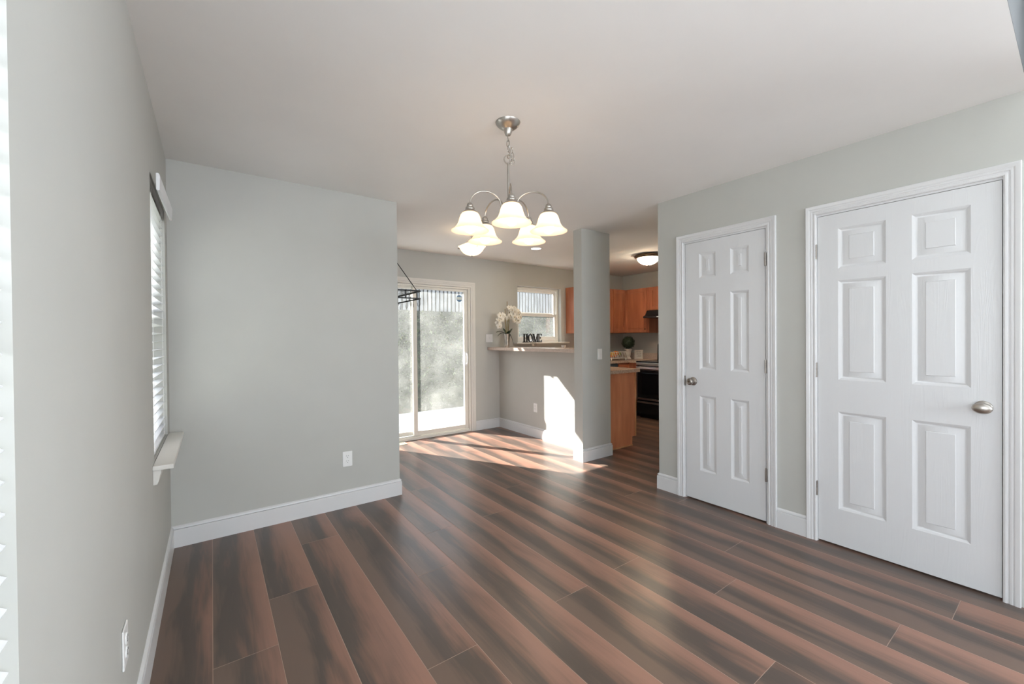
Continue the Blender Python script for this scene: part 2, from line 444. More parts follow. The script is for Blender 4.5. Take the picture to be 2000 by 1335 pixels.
b = MB(); b.box(3.9, YF + .11, 0, 4.0, YE - .115, H); b.box(XR + .115, YF - .3, 0, 4.0, YF - .013, RH); b.box(XR + .115, YF + .001, 0, RX1, YF + .05, H); b.box(XR, YF - .3, H + .001, XR + .115, YF - .013, RH)
b.box(4.0, YF - .12, 0, RX1, YF - .013, RH); b.box(XR + .115, 1.08, 0, 3.9, 1.2, H)
struct(b.build('wall_closet', m_wall, smooth=0))
b = MB(); wall_y(b, RY0 - .15, RY0, XL - .15, RX1 + .15, RH, [(.4, 3.4, .7, 2.8)]); struct(b.build('wall_rear', m_wall, smooth=0))
b = MB(); wall_x(b, RX1, RX1 + .15, RY0, YF, RH, [(-3.3, -.7, .7, 2.8)]); struct(b.build('wall_rear_right', m_wall, smooth=0))

# ------------------------------------------------------------------ baseboards and casings
BPROF = [(0, 0), (BT, 0), (BT, BH * .80), (BT * .95, BH * .835), (BT * .35, BH * .85), (BT * .35, BH * .875), (BT * .82, BH * .89), (BT * .70, BH * .94), (BT * .30, BH * .985), (0, BH)]
def baseboard(name, pts, closed_ends=(None, None), label=None):
    """pts: floor points in order with the room on the left-hand normal side; mitres at the corners"""
    P2 = [Vector((p[0], p[1], 0)) for p in pts]; n = len(P2); path = []
    nr = []
    for a, c in zip(P2, P2[1:]):
        d = (c - a).normalized(); nr.append(Vector((d.y, -d.x, 0)))
    for i, p in enumerate(P2):
        if i == 0: o = nr[0]
        elif i == n - 1: o = nr[-1]
        else:
            o = (nr[i - 1] + nr[i]); o = o / o.dot(nr[i])
        path.append((p, o))
    mb = MB(); mb.sweep(BPROF, path)
    return struct(mb.build(name, m_trim, smooth=25), label)
# outward normal is to the right of the direction of travel
baseboard('baseboard_left', [(XL, RY0), (XL, YB), (X1, YB), (X1, YB + .115), (XL, YB + .115)], label='white baseboard along the left wall and partition wall')
baseboard('baseboard_back', [(SD[1] + .075, YS), (XH, YS), (XH, CY1)], label='white baseboard beside the sliding door and under the bar')
baseboard('baseboard_column', [(XH, CY1), (CX0, CY1), (CX0, CY0), (CX1, CY0), (CX1, CY1)], label='white baseboard wrapping the narrow wall stub')
baseboard('baseboard_right_end', [(XR + .3, YE), (XR, YE), (XR, 1.959)], label='white baseboard at the far end of the door wall')
baseboard('baseboard_right', [(XR, 1.220), (XR, 1.047)], label='short white baseboard between the two doors')
baseboard('baseboard_back_left', [(XL, YS), (SD[0] - .075, YS)])

CPROF = [(0, 0), (0, .010), (.006, .0135), (.012, .0135), (.015, .0100), (.020, .0100), (.023, .0135), (.030, .0145), (.033, .0130), (.036, .0155), (.040, .017), (.050, .0185), (.055, .018), (.057, .015), (.057, 0)]
def casing(name, y0, y1, ztop, w=.057, label=None):
    """U shaped mitred casing on the right wall around an opening y0..y1"""
    mb = MB(); x = XR
    k = w / .057
    def ring(y, z, dy, dz): return [(x - t, y + dy * s * k, z + dz * s * k) for s, t in CPROF]
    mb.loft([ring(y0, 0, -1, 0), ring(y0, ztop, -1, 1), ring(y1, ztop, 1, 1), ring(y1, 0, 1, 0)])
    return struct(mb.build(name, m_trim, smooth=25), label)
casing('trim_1', D1[0] + .001, D1[1] - .001, D1[3] - .001, label='white casing around the narrow door')
casing('trim_2', D2[0] + .012, D2[1] - .010, D2[3] - .001, label='white casing around the wide door')
def jamb(name, D):
    mb = MB(); t = .0125
    mb.box(XR + .001, D[0], 0, XR + .115, D[0] + t, D[3]); mb.box(XR + .001, D[1] - t, 0, XR + .115, D[1], D[3])
    mb.box(XR + .001, D[0] + t, D[3] - t, XR + .115, D[1] - t, D[3])
    mb.box(XR + .042, D[0] + t, 0, XR + .055, D[0] + t + .012, D[3] - t); mb.box(XR + .042, D[1] - t - .012, 0, XR + .055, D[1] - t, D[3] - t)
    mb.box(XR + .042, D[0] + t + .012, D[3] - t - .012, XR + .055, D[1] - t - .012, D[3] - t)
    return struct(mb.build(name, m_trim, smooth=0), 'white door jamb')
jamb('trim_3', D1); jamb('trim_4', D2)

# ------------------------------------------------------------------ six panel doors
def panel_door(name, y0, y1, z0, z1, panels, xf, label, loc):
    """slab whose face looks to -x; panels (ya, yb, za, zb)"""
    root = root_struct(name, loc, label)
    mb = MB(); bm = mb.bm; X = xf
    ys = sorted({y0, y1} | {p[0] for p in panels} | {p[1] for p in panels})
    zs = sorted({z0, z1} | {p[2] for p in panels} | {p[3] for p in panels})
    V = {}
    def v(x, y, z):
        k = (round(x, 5), round(y, 5), round(z, 5))
        if k not in V: V[k] = bm.verts.new((x - loc[0], y - loc[1], z - loc[2]))
        return V[k]
    def inside(y, z):
        return any(p[0] < y < p[1] and p[2] < z < p[3] for p in panels)
    for a, c in zip(ys, ys[1:]):
        for e, f in zip(zs, zs[1:]):
            if not inside((a + c) / 2, (e + f) / 2):
                bm.faces.new([v(X, a, e), v(X, c, e), v(X, c, f), v(X, a, f)])
    for ya, yb, za, zb in panels:
        ins = [(0, 0), (.003, .0015), (.010, .0045), (.016, .0085), (.020, .0095), (.024, .0095), (.052, .0035), (.0545, .0012), (.057, .001)]
        rings = []
        for s, dpt in ins:
            rings.append([v(X + dpt, ya + s, za + s), v(X + dpt, yb - s, za + s), v(X + dpt, yb - s, zb - s), v(X + dpt, ya + s, zb - s)])
        for r0, r1 in zip(rings, rings[1:]):
            for i in range(4):
                j = (i + 1) % 4; bm.faces.new([r0[i], r0[j], r1[j], r1[i]])
        bm.faces.new(rings[-1])
    T = .035; q = [(y0, z0), (y1, z0), (y1, z1), (y0, z1)]
    # edges follow the subdivided border
    def strip(pts):
        for (a, c) in zip(pts, pts[1:]):
            bm.faces.new([v(X, *a), v(X, *c), v(X + T, *c), v(X + T, *a)])
    strip([(y, z0) for y in ys]); strip([(y, z1) for y in ys]); strip([(y0, z) for z in zs]); strip([(y1, z) for z in zs])
    back = [(y, z0) for y in ys] + [(y1, z) for z in zs[1:]] + [(y, z1) for y in ys[::-1][1:]] + [(y0, z) for z in zs[::-1][1:-1]]
    bm.faces.new([v(X + T, *p) for p in back])
    mb.build('door_slab', m_door, root, smooth=20)
    return root
def hinge(parent, y, z, loc, side):
    mb = MB(); lx, ly, lz = loc
    mb.tube([(XR - .006 - lx, y - ly, z - .045 - lz), (XR - .006 - lx, y - ly, z + .045 - lz)], .0062, 10)
    mb.tube([(XR - .006 - lx, y - ly, z + .045 - lz), (XR - .006 - lx, y - ly, z + .050 - lz)], .0045, 8)
    for q in (-.027, -.009, .009, .027):
        mb.tube([(XR - .006 - lx, y - ly, z + q - .0006 - lz), (XR - .006 - lx, y - ly, z + q + .0006 - lz)], .0067, 10)
    mb.box(XR - .001 - lx, y - .002 - ly, z - .044 - lz, XR + .004 - lx, y + side * .013 - ly, z + .044 - lz)
    return mb.build('hinge', m_pewter, parent)
# narrow door (pantry)
loc1 = (XR, 1.59, 0)
p1 = [(1.401, 1.531), (1.641, 1.772)]
zr = [(.245, .836), (1.040, 1.632), (1.757, 1.950)]
d1 = panel_door('door_1', 1.2935, 1.8875, .012, 2.043, [(a, c, e, f) for a, c in p1 for e, f in zr], XR + .002, 'narrow white six panel door with a round knob on its left side', loc1)
for z in (1.829, 1.087, .335): hinge(d1, 1.2885, z, loc1, -1)
def knob_round(parent, y, z, loc):
    mb = MB(); lx, ly, lz = loc
    mb.lathe([(.001, -.064), (.008, -.064), (.0085, -.0625), (.010, -.0625), (.0165, -.0635), (.0255, -.058), (.027, -.052), (.0262, -.043), (.022, -.036), (.0155, -.031), (.0135, -.024), (.015, -.014),
              (.024, -.0115), (.031, -.008), (.0335, -.002), (.0335, 0)], y - ly, z - lz, 32, 'x', XR + .002 - lx)
    k = mb.build('door_knob', m_pewter, parent)
    m2 = MB(); m2.lathe([(.0, -.0655), (.0065, -.0655), (.0065, -.0635)], y - ly, z - lz, 16, 'x', XR + .002 - lx, cap=False)
    m2.build('lock_button', m_bronze, k)
knob_round(d1, 1.826, .945, loc1)
mb = MB(); mb.box(-.0012, 1.8905 - loc1[1], .905, .003, 1.904 - loc1[1], .985); mb.tube([(-.002, 1.897 - loc1[1], .92), (-.002, 1.897 - loc1[1], .97)], .0045, 8); mb.build('strike_plate', m_pewter, d1)

# wide door
loc2 = (XR, .61, 0)
p2 = [(.334, .551), (.659, .881)]
zr2 = [(.233, .832), (1.027, 1.634), (1.706, 1.952)]
d2 = panel_door('door_2', .2315, .986, .012, 2.043, [(a, c, e, f) for a, c in p2 for e, f in zr2], XR + .002, 'wide white six panel door with an oval knob, nearest door', loc2)
for z in (1.825, 1.082, .334): hinge(d2, .992, z, loc2, 1)
mb = MB(); lx, ly, lz = loc2
prof = [(.001, -.062), (.012, -.0615), (.021, -.058), (.026, -.052), (.027, -.046), (.024, -.039), (.017, -.033), (.012, -.027), (.0115, -.016), (.020, -.012), (.029, -.008), (.033, -.003), (.033, 0)]
mb.lathe(prof, .292 - ly, .934 - lz, 36, 'x', XR + .002 - lx)
for v_ in mb.bm.verts:
    if v_.co.x < -.035: v_.co.y = (v_.co.y - (.292 - ly)) * 1.32 + (.292 - ly)
mb.build('door_knob', m_nickel, d2)
mb = MB(); mb.box(-.0012, .2165 - ly, .90, .003, .2295 - ly, .965); mb.box(-.0035, .221 - ly, .915, -.001, .227 - ly, .95, .001); mb.build('strike_plate', m_pewter, d2)

# ------------------------------------------------------------------ sliding glass door (window in the back wall)
def sliding_door():
    r = root_struct('door_3', (2.2, YS, 0), 'white framed sliding glass door to the patio')
    lx, ly = 2.2, YS
    x0, x1, _, zt = SD
    def fr(name, xa, xb, za, zb, y, w, wt, wb, d=.035, m=m_vinyl, par=r):
        mb = MB(); X0, X1, Y = xa - lx, xb - lx, y - ly
        mb.box(X0, Y, za, X0 + w, Y + d, zb, .003); mb.box(X1 - w, Y, za, X1, Y + d, zb, .003)
        mb.box(X0 + w, Y + .001, zb - wt, X1 - w, Y + d - .001, zb, .003); mb.box(X0 + w, Y + .001, za, X1 - w, Y + d - .001, za + wb, .003)
        return mb.build(name, m, par)
    fr('door_frame', x0 + .002, x1 - .002, .002, zt - .002, YS - .004, .028, .024, .030, .11)
    # sill track
    mb = MB(); mb.box(x0 - lx + .03, .01, .030, x1 - lx - .03, .016, .044); mb.box(x0 - lx + .03, .060, .030, x1 - lx - .03, .066, .044); mb.build('track', m_vinyl, r)
    fx = fr('fixed_panel', x0 + .030, 2.180, .046, zt - .027, YS + .068, .046, .034, .055, .030)
    sl = fr('sliding_panel', 2.105, x1 - .030, .046, zt - .027, YS + .022, .056, .032, .056, .036)
    for par, xa, xb, y, wb, wt in ((fx, x0 + .075, 2.135, YS + .083, .100, .060), (sl, 2.160, x1 - .084, YS + .040, .100, .058)):
        mb = MB(); mb.box(xa - lx, y - ly, wb, xb - lx, y - ly + .0005, zt - wt); 
        g = mb.build('glass_pane', m_dirty, par, smooth=0)
    # handle
    mb = MB(); hx = 2.878 - lx
    mb.box(hx - .022, .012, .925, hx + .020, .023, 1.115, .004)
    mb.tube([(hx, .014, .95), (hx, -.020, .955), (hx, -.030, .985), (hx, -.030, 1.055), (hx, -.020, 1.085), (hx, .014, 1.09)], .0085, 10)
    mb.build('handle', m_plate, sl)
    # round security sticker with a blue rim and pale band
    mb = MB(); cx, cz = 2.795 - lx, 1.862
    mb.lathe([(.0001, -.0012), (.046, -.0012), (.046, 0)], cx, cz, 32, 'y', .040, cap=True)
    md = mat('blue_sticker', (.10, .20, .34), .4)
    st = mb.build('round_sticker', md, sl); st['label'] = 'round blue and white sticker'
    mb = MB(); mb.prism([(cx + .045 * math.cos(a), cz + .045 * math.sin(a)) for a in [math.radians(q) for q in (-24, -12, 0, 12, 24, 156, 168, 180, 192, 204)]], 'y', .0375, .0387); mb.build('sticker_band', mat('pale_sticker_band', (.62, .68, .66), .4), st)
    # casing
    mb = MB()
    def ring(x, z, dx, dz): return [(x + dx * s * 1.28, YS - t, z + dz * s * 1.28) for s, t in CPROF]
    mb.loft([ring(x0, 0, -1, 0), ring(x0, zt, -1, 1), ring(x1, zt, 1, 1), ring(x1, 0, 1, 0)])
    struct(mb.build('trim_5', m_shelf, smooth=25), 'white casing around the sliding glass door')
sliding_door()

# ------------------------------------------------------------------ kitchen window
def kitchen_window():
    xa, xb, za, zb = SW
    r = root_struct('window_3', (xa, YS, za), 'white double hung kitchen window above the sink')
    lx, ly, lz = xa, YS, za
    W_, H_ = xb - xa, zb - za
    def fr(name, x0, x1, z0, z1, y, w, wt, wb, d, m=m_winvinyl, par=r):
        mb = MB()
        mb.box(x0, y, z0, x0 + w, y + d, z1, .002); mb.box(x1 - w, y, z0, x1, y + d, z1, .002)
        mb.box(x0 + w, y + .001, z1 - wt, x1 - w, y + d - .001, z1, .002); mb.box(x0 + w, y + .001, z0, x1 - w, y + d - .001, z0 + wb, .002)
        return mb.build(name, m, par)
    fr('window_frame', .001, W_ - .001, .001, H_ - .001, .072, .035, .040, .040, .07)
    up_ = fr('upper_sash', .037, W_ - .037, H_ * .50, H_ - .042, .108, .038, .036, .038, .028)
    lo_ = fr('lower_sash', .037, W_ - .037, .042, H_ * .525, .076, .040, .045, .048, .028)
    for par, z0, z1, y in ((up_, H_ * .5 + .038, H_ - .078, .122), (lo_, .090, H_ * .525 - .045, .090)):
        mb = MB(); mb.box(.075, y, z0, W_ - .075, y + .0005, z1); mb.build('glass_pane', m_dirty2, par, smooth=0)
    mb = MB(); mb.box(W_ - .115, .062, H_ * .525 - .012, W_ - .085, .076, H_ * .525 + .012, .003); mb.box(.085, .062, H_ * .525 - .012, .115, .076, H_ * .525 + .012, .003); mb.build('sash_lock', m_plate, lo_)
    mb = MB(); mb.box(xa - .075, YS - .085, 1.214, xb + .11, YS + .07, 1.2355, .004)
    struct(mb.build('trim_6', m_shelf), 'pale ledge below the kitchen window')
kitchen_window()

# ------------------------------------------------------------------ left windows with blinds
def left_window(name, W, label, blind_label, far_only=False):
    y0, y1, z0, z1 = W; lx, ly, lz = XL, y0, z0; Wd, Hd = y1 - y0, z1 - z0
    r = root_struct(name, (lx, ly, lz), label)
    mb = MB(); X = -.145
    for a, c, e, f in ((.001, .045, 0.001, Hd - .001), (Wd - .045, Wd - .001, .001, Hd - .001)): mb.box(X, a, e, X + .06, c, f, .002)
    mb.box(X, .045, Hd - .045, X + .06, Wd - .045, Hd - .001, .002); mb.box(X, .045, .001, X + .06, Wd - .045, .045, .002)
    mb.build('window_frame', m_trim, r)
    sash = MB(); zm = Hd * .5
    for za, zb_, x in ((.045, zm + .02, X + .028), (zm - .02, Hd - .045, X + .004)):
        sash.box(x, .045, za, x + .024, .085, zb_); sash.box(x, Wd - .085, za, x + .024, Wd - .045, zb_)
        sash.box(x, .085, za, x + .024, Wd - .085, za + .04); sash.box(x, .085, zb_ - .04, x + .024, Wd - .085, zb_)
    sh = sash.build('sash', m_trim, r)
    for za, zb_, x in ((.085, zm - .02, X + .04), (zm + .02, Hd - .085, X + .016)):
        g = MB(); g.box(x, .085, za, x + .0005, Wd - .085, zb_); g.build('glass_pane', m_glass, sh, smooth=0)
    return r
left_window('window_1', W1, 'bright window with white blinds at the left edge of the photo', '')
left_window('window_2', W2, 'tall window with white blinds on the left wall', '')

def blinds(name, label, y0, y1, ztop, zbot, pitch, tilt, xc, w=.050, start=None):
    t = thing(name, label, 'window blind', (XL, y0, zbot))
    Ld = y1 - y0; Hd = ztop - zbot
    mb = MB(); mb.box(xc - .028, .004, Hd - .045, xc + .028, Ld - .004, Hd, .003); mb.build('headrail', m_blind if start else m_pewter, t)
    mb = MB(); n = int((Hd - .075) / pitch)
    ca, sa = math.cos(tilt), math.sin(tilt)
    for i in range(n):
        z = Hd - .065 - i * pitch; th = .0014
        # slightly crowned slat
        cs = [(-w / 2, 0), (-w / 4, .0016), (0, .0022), (w / 4, .0016), (w / 2, 0)]
        top = [(xc + u * ca - v_ * sa, z + u * sa + v_ * ca) for u, v_ in [(a, b_ + th) for a, b_ in cs]]
        bot = [(xc + u * ca - v_ * sa, z + u * sa + v_ * ca) for u, v_ in [(a, b_ - th) for a, b_ in cs[::-1]]]
        mb.prism(top + bot, 'y', .006, Ld - .006)
    mb.build('slats', m_blind, t, smooth=20)
    mb = MB(); mb.box(xc - w / 2, .006, .004, xc + w / 2, Ld - .006, .018, .003); mb.build('bottom_rail', m_blind, t)
    for y in (.12, Ld - .12):
        for x in (xc - w / 2 - .002, xc + w / 2 + .002):
            mb = MB(); mb.tube([(x, y, .01), (x, y, Hd - .04)], .0009, 5); mb.build('ladder_cord', m_plate, t)
    return t
bl2 = blinds('window_blind', 'white slatted blind in the tall window, under a loose white valance', W2[0] + .004, W2[1] - .004, W2[3] - .002, W2[2] + .004, .0445, math.radians(6), -.034)
mb = MB(); Lv = .665
mb.prism([(.020, -.045), (.026, -.050), (.033, -.046), (.035, .020), (.032, .029), (.027, .032), (.020, .030)], 'y', .012, Lv, .0015)
v = mb.build('valance', m_blind, bl2, loc=(0, 0, W2[3] - W2[2] - .032)); v['label'] = 'loose white valance board'
v.rotation_euler = (math.radians(1.2), 0, math.radians(-.5))
bl1 = blinds('window_blind', 'white slatted blind in the near window at the left edge', W1[0] + .004, W1[1] - .004, W1[3] - .002, W1[2] + .004, .0430, math.radians(-24), -.030, start=1)
# sill shelf of window 2
mb = MB(); mb.box(XL, 2.425, .722, XL + .074, 3.255, .744, .004); mb.box(XL - .08, W2[0] + .001, .722, XL, W2[1] - .001, .7445, 0)
s2 = struct(mb.build('trim_7', m_shelf), 'white sill shelf jutting out below the tall left window')
mb = MB()
mb.prism([(XL, .722), (XL + .030, .722), (XL + .027, .700), (XL + .018, .672), (XL + .016, .655), (XL, .652)], 'y', 2.445, 3.235, .002)
struct(mb.build('trim_8', m_shelf), 'white apron moulding beneath the sill shelf')

# ------------------------------------------------------------------ outlets and switches
def plate(name, label, cat, loc, face, kind, w=.072, h=.117, mt=m_plate):
    """face: unit vector (dx, dy) the plate looks to"""
    rz = math.atan2(face[1], face[0]) + PI / 2     # local -y looks along face
    t = thing(name, label, cat, loc, rz)
    mb = MB(); mb.prism([(-w / 2, -h / 2), (w / 2, -h / 2), (w / 2, h / 2), (-w / 2, h / 2)], 'y', -.006, 0, .0035); mb.build('cover_plate', mt, t)
    if kind == 'outlet':
        for s in (-1, 1):
            mb = MB(); mb.lathe([(.0165, -.0085), (.0165, -.004)], 0, s * .0195, 20, 'y', 0)
            rc = mb.build('receptacle', mt, t)
            mb = MB()
            mb.box(-.0080, -.0092, s * .0195 + .001, -.0060, -.0080, s * .0195 + .010); mb.box(.0055, -.0092, s * .0195 + .002, .0075, -.0080, s * .0195 + .009)
            mb.lathe([(.0026, -.0092), (.0026, -.0080)], 0, s * .0195 - .0075, 10, 'y', 0)
            mb.build('slots', m_slot, rc)
    elif kind == 'switch':
        mb = MB(); mb.prism([(-.017, -.034), (.017, -.034), (.017, .034), (-.017, .034)], 'y', -.0085, -.005, .001); mb.build('rocker', mt, t)
    else:
        mb = MB(); mb.prism([(-.005, -.012), (.005, -.012), (.005, .012), (-.005, .012)], 'y', -.009, -.005, .001); 
        mb.prism([(-.0035, .000), (.0035, .000), (.003, .010), (-.003, .010)], 'y', -.020, -.008, .001)
        mb.build('toggle', mt, t)
    return t
plate('wall_outlet', 'white outlet low on the partition wall, above its baseboard', 'outlet', (.843, YB, .374), (0, -1), 'outlet')
plate('wall_outlet', 'white outlet on the left wall near the floor, seen edge on', 'outlet', (XL, 1.655, .405), (1, 0), 'outlet')
plate('wall_outlet', 'small white outlet on the half wall under the bar', 'outlet', (XH, 4.22, .388), (-1, 0), 'outlet')
plate('light_switch', 'white rocker switch on the narrow wall stub', 'switch', (3.39, CY0, 1.122), (0, -1), 'switch')
plate('light_switch', 'white double switch plate between sliding door and orchid', 'switch', (3.258, YS, 1.306), (0, -1), 'toggle', w=.115)

# ------------------------------------------------------------------ floor vent
t = thing('floor_vent', 'small cream floor register at the foot of the sliding door', 'vent', (1.86, 4.985, 0))
mb = MB(); mb.box(-.16, -.07, .0, .09, .05, .006, .002); mb.build('vent_frame', noisy(mat('cream_vent', (.62, .56, .38), .4), (.60, .54, .36), (.64, .58, .40), 8), t)
mb = MB()
for i in range(10): mb.box(-.145 + i * .023, -.055, .0055, -.135 + i * .023, .035, .0075)
mb.build('vent_slots', m_slot, t)

# ------------------------------------------------------------------ chandelier
def chandelier():
    cx, cy = 1.283, 1.790
    t = thing('chandelier', 'brushed nickel chandelier with five frosted bell shades hanging from the ceiling', 'chandelier', (cx, cy, 1.85))
    Z = lambda z: z - 1.85
    mb = MB(); mb.lathe([(.006, Z(2.368)), (.013, Z(2.372)), (.019, Z(2.384)), (.0225, Z(2.396)), (.024, Z(2.404)), (.040, Z(2.411)), (.054, Z(2.421)), (.063, Z(2.431)), (.0665, Z(2.4395))], 0, 0, 40)
    mb.build('canopy', m_nickel, t)
    # chain links
    mb = MB()
    def link(c, hgt, w, ang, r=.0026, tilt=0):
        pts = []
        for k in range(16):
            a = 2 * PI * k / 16
            x = w * math.cos(a); z = hgt * math.sin(a)
            pts.append((c[0] + x * math.cos(ang) + z * tilt, c[1] + x * math.sin(ang), c[2] + z))
        mb.tube(pts, r, 8, closed=True)
    link((0, 0, Z(2.358)), .018, .009, .5)
    link((0, 0, Z(2.330)), .018, .0085, 2.0); link((.002, 0, Z(2.302)), .018, .0085, .4, tilt=.1)
    link((.004, 0, Z(2.268)), .017, .0085, 2.0); link((.017, -.006, Z(2.290)), .022, .009, .3, .002, .15); link((.022, -.010, Z(2.262)), .022, .009, 1.9, .002, -.1)
    link((.018, -.012, Z(2.236)), .017, .014, -.4, .0026)
    link((0, 0, Z(2.246)), .023, .0215, -.50, .0034)
    mb.build('chain', m_nickel, t)
    mb = MB(); mb.lathe([(.0055, Z(1.945)), (.0055, Z(2.215)), (.007, Z(2.217)), (.007, Z(2.225)), (.003, Z(2.228))], 0, 0, 16)
    mb.build('rod', m_nickel, t)
    mb = MB(); mb.lathe([(.004, Z(1.897)), (.012, Z(1.899)), (.028, Z(1.903)), (.034, Z(1.918)), (.030, Z(1.935)), (.017, Z(1.948)), (.012, Z(1.957)), (.015, Z(1.965)), (.010, Z(1.972)), (.006, Z(1.974))], 0, 0, 32)
    mb.build('hub', m_nickel, t)
    R = .213
    for k in range(5):
        a = math.radians(-122 + 72 * k); dx, dy = math.cos(a), math.sin(a)
        arm_pts = []
        for i in range(22):
            u = i / 21
            # rises from the hub, arches over and drops onto the shade cap
            if u < .25:
                q = u / .25; r = .024 + q * .020; z = 1.925 + q * .075
            else:
                q = (u - .25) / .75; th = PI * (1 - q)
                cxr = (.044 + R) / 2; rr = (R - .044) / 2
                r = cxr + rr * math.cos(th); z = 2.0 + .066 * math.sin(th) - q * .008
            arm_pts.append((r * dx, r * dy, Z(z)))
        mb = MB(); mb.tube(arm_pts, .0042, 10); arm = mb.build('arm', m_nickel, t)
        ax, ay = R * dx, R * dy
        mb = MB(); mb.lathe([(.0045, Z(1.994)), (.0110, Z(1.991)), (.0155, Z(1.984)), (.0170, Z(1.976)), (.0160, Z(1.973)), (.0220, Z(1.969)), (.0240, Z(1.962)), (.0230, Z(1.958)), (.0300, Z(1.951)), (.0385, Z(1.9445)), (.0390, Z(1.941)), (.034, Z(1.940))], ax, ay, 28)
        mb.build('shade_cap', m_nickel, t)
        outer = [(.0340, 1.9425), (.0420, 1.938), (.0490, 1.928), (.0540, 1.914), (.0580, 1.899), (.0640, 1.883), (.0740, 1.869), (.0880, 1.857), (.0960, 1.852)]
        prof = outer + [(.0965, 1.850)] + [(r - .003, z - .0015) for r, z in outer[::-1]]
        mb = MB(); mb.lathe([(r, Z(z)) for r, z in prof], ax, ay, 40, cap=False)
        sh = mb.build('glass_shade', m_shade, t, smooth=60)
        mb = MB(); mb.lathe([(.010, Z(1.935)), (.012, Z(1.915)), (.020, Z(1.895)), (.0285, Z(1.873)), (.0285, Z(1.860)), (.022, Z(1.846)), (.010, Z(1.839)), (.0005, Z(1.837))], ax, ay, 24)
        mb.build('bulb', m_bulb, t)
chandelier()

# ------------------------------------------------------------------ bowl light in the breakfast area
t = thing('bowl_light', 'small scalloped frosted bowl ceiling light beyond the chandelier', 'ceiling light', (2.24, 3.80, H))
mb = MB(); mb.lathe([(.062, -.001), (.060, -.014), (.040, -.024), (.012, -.028)], 0, 0, 32); mb.build('canopy', m_nickel, t)
mb = MB(); mb.lathe([(.006, -.02), (.006, -.26)], 0, 0, 12); mb.build('stem', m_nickel, t)
out = [(.004, -.262), (.045, -.256), (.085, -.238), (.112, -.212), (.130, -.182), (.148, -.165)]
prof = out + [(r - .004, z + .004) for r, z in out[::-1]]
mb = MB(); mb.lathe(prof, 0, 0, 48, cap=False, wave=lambda j, a: (.010 * math.cos(3 * a) if j in (4, 5, 6, 7) else 0)); mb.build('glass_bowl', m_bowl, t, smooth=60)
mb = MB(); mb.lathe([(.001, -.276), (.008, -.272), (.010, -.264), (.004, -.258)], 0, 0, 16); mb.build('finial', m_nickel, t)
for k in range(3):
    a = 2 * PI * k / 3 + .4
    mb = MB(); mb.tube([(.118 * math.cos(a), .118 * math.sin(a), -.187), (.150 * math.cos(a), .150 * math.sin(a), -.187)], .0025, 8); mb.build('screw', m_black, t)
    mb = MB(); mb.tube([(.006 * math.cos(a), .006 * math.sin(a), -.05), (.118 * math.cos(a), .118 * math.sin(a), -.187)], .002, 6); mb.build('arm', m_nickel, t)
mb = MB(); mb.ball((0, 0, -.17), .03, 2); mb.build('bulb', m_bulb_bowl, t)

# recessed downlight
t = thing('recessed_light', 'round recessed ceiling light right of the chandelier', 'ceiling light', (3.353, 4.088, H))
mb = MB(); mb.lathe([(.062, -.001), (.062, -.004), (.076, -.006), (.080, -.001)], 0, 0, 40, cap=False); mb.build('trim_ring', m_plate, t)
mb = MB(); mb.lathe([(.0005, -.003), (.062, -.003)], 0, 0, 40, cap=False); mb.build('lens', m_canlens, t)
l = area('recessed_lamp', (0, 0, -.008), (0, 0, -1), .10, .10, CANW, (1, .86, .66)); l.parent = t

# kitchen flush mount
t = thing('flush_ceiling_light', 'bronze rimmed dome ceiling light in the kitchen', 'ceiling light', (4.894, 3.531, H))
mb = MB(); mb.lathe([(.10, -.001), (.165, -.004), (.185, -.018), (.186, -.030), (.172, -.034), (.165, -.050), (.150, -.054), (.140, -.046)], 0, 0, 48, cap=False); mb.build('rim', m_bronze, t)
out = [(.002, -.142), (.040, -.139), (.080, -.126), (.115, -.103), (.138, -.075), (.147, -.050)]
mb = MB(); mb.lathe(out + [(r - .003, z + .003) for r, z in out[::-1]], 0, 0, 48, cap=False); mb.build('glass_dome', m_dome, t, smooth=60)
mb = MB(); mb.lathe([(.001, -.162), (.006, -.158), (.009, -.150), (.004, -.146), (.012, -.141)], 0, 0, 16); mb.build('finial', m_bronze, t)
mb = MB(); mb.ball((.0, .0, -.06), .028, 2, (1.6, 1.6, .8)); mb.build('bulb', m_bulb_kitchen, t)

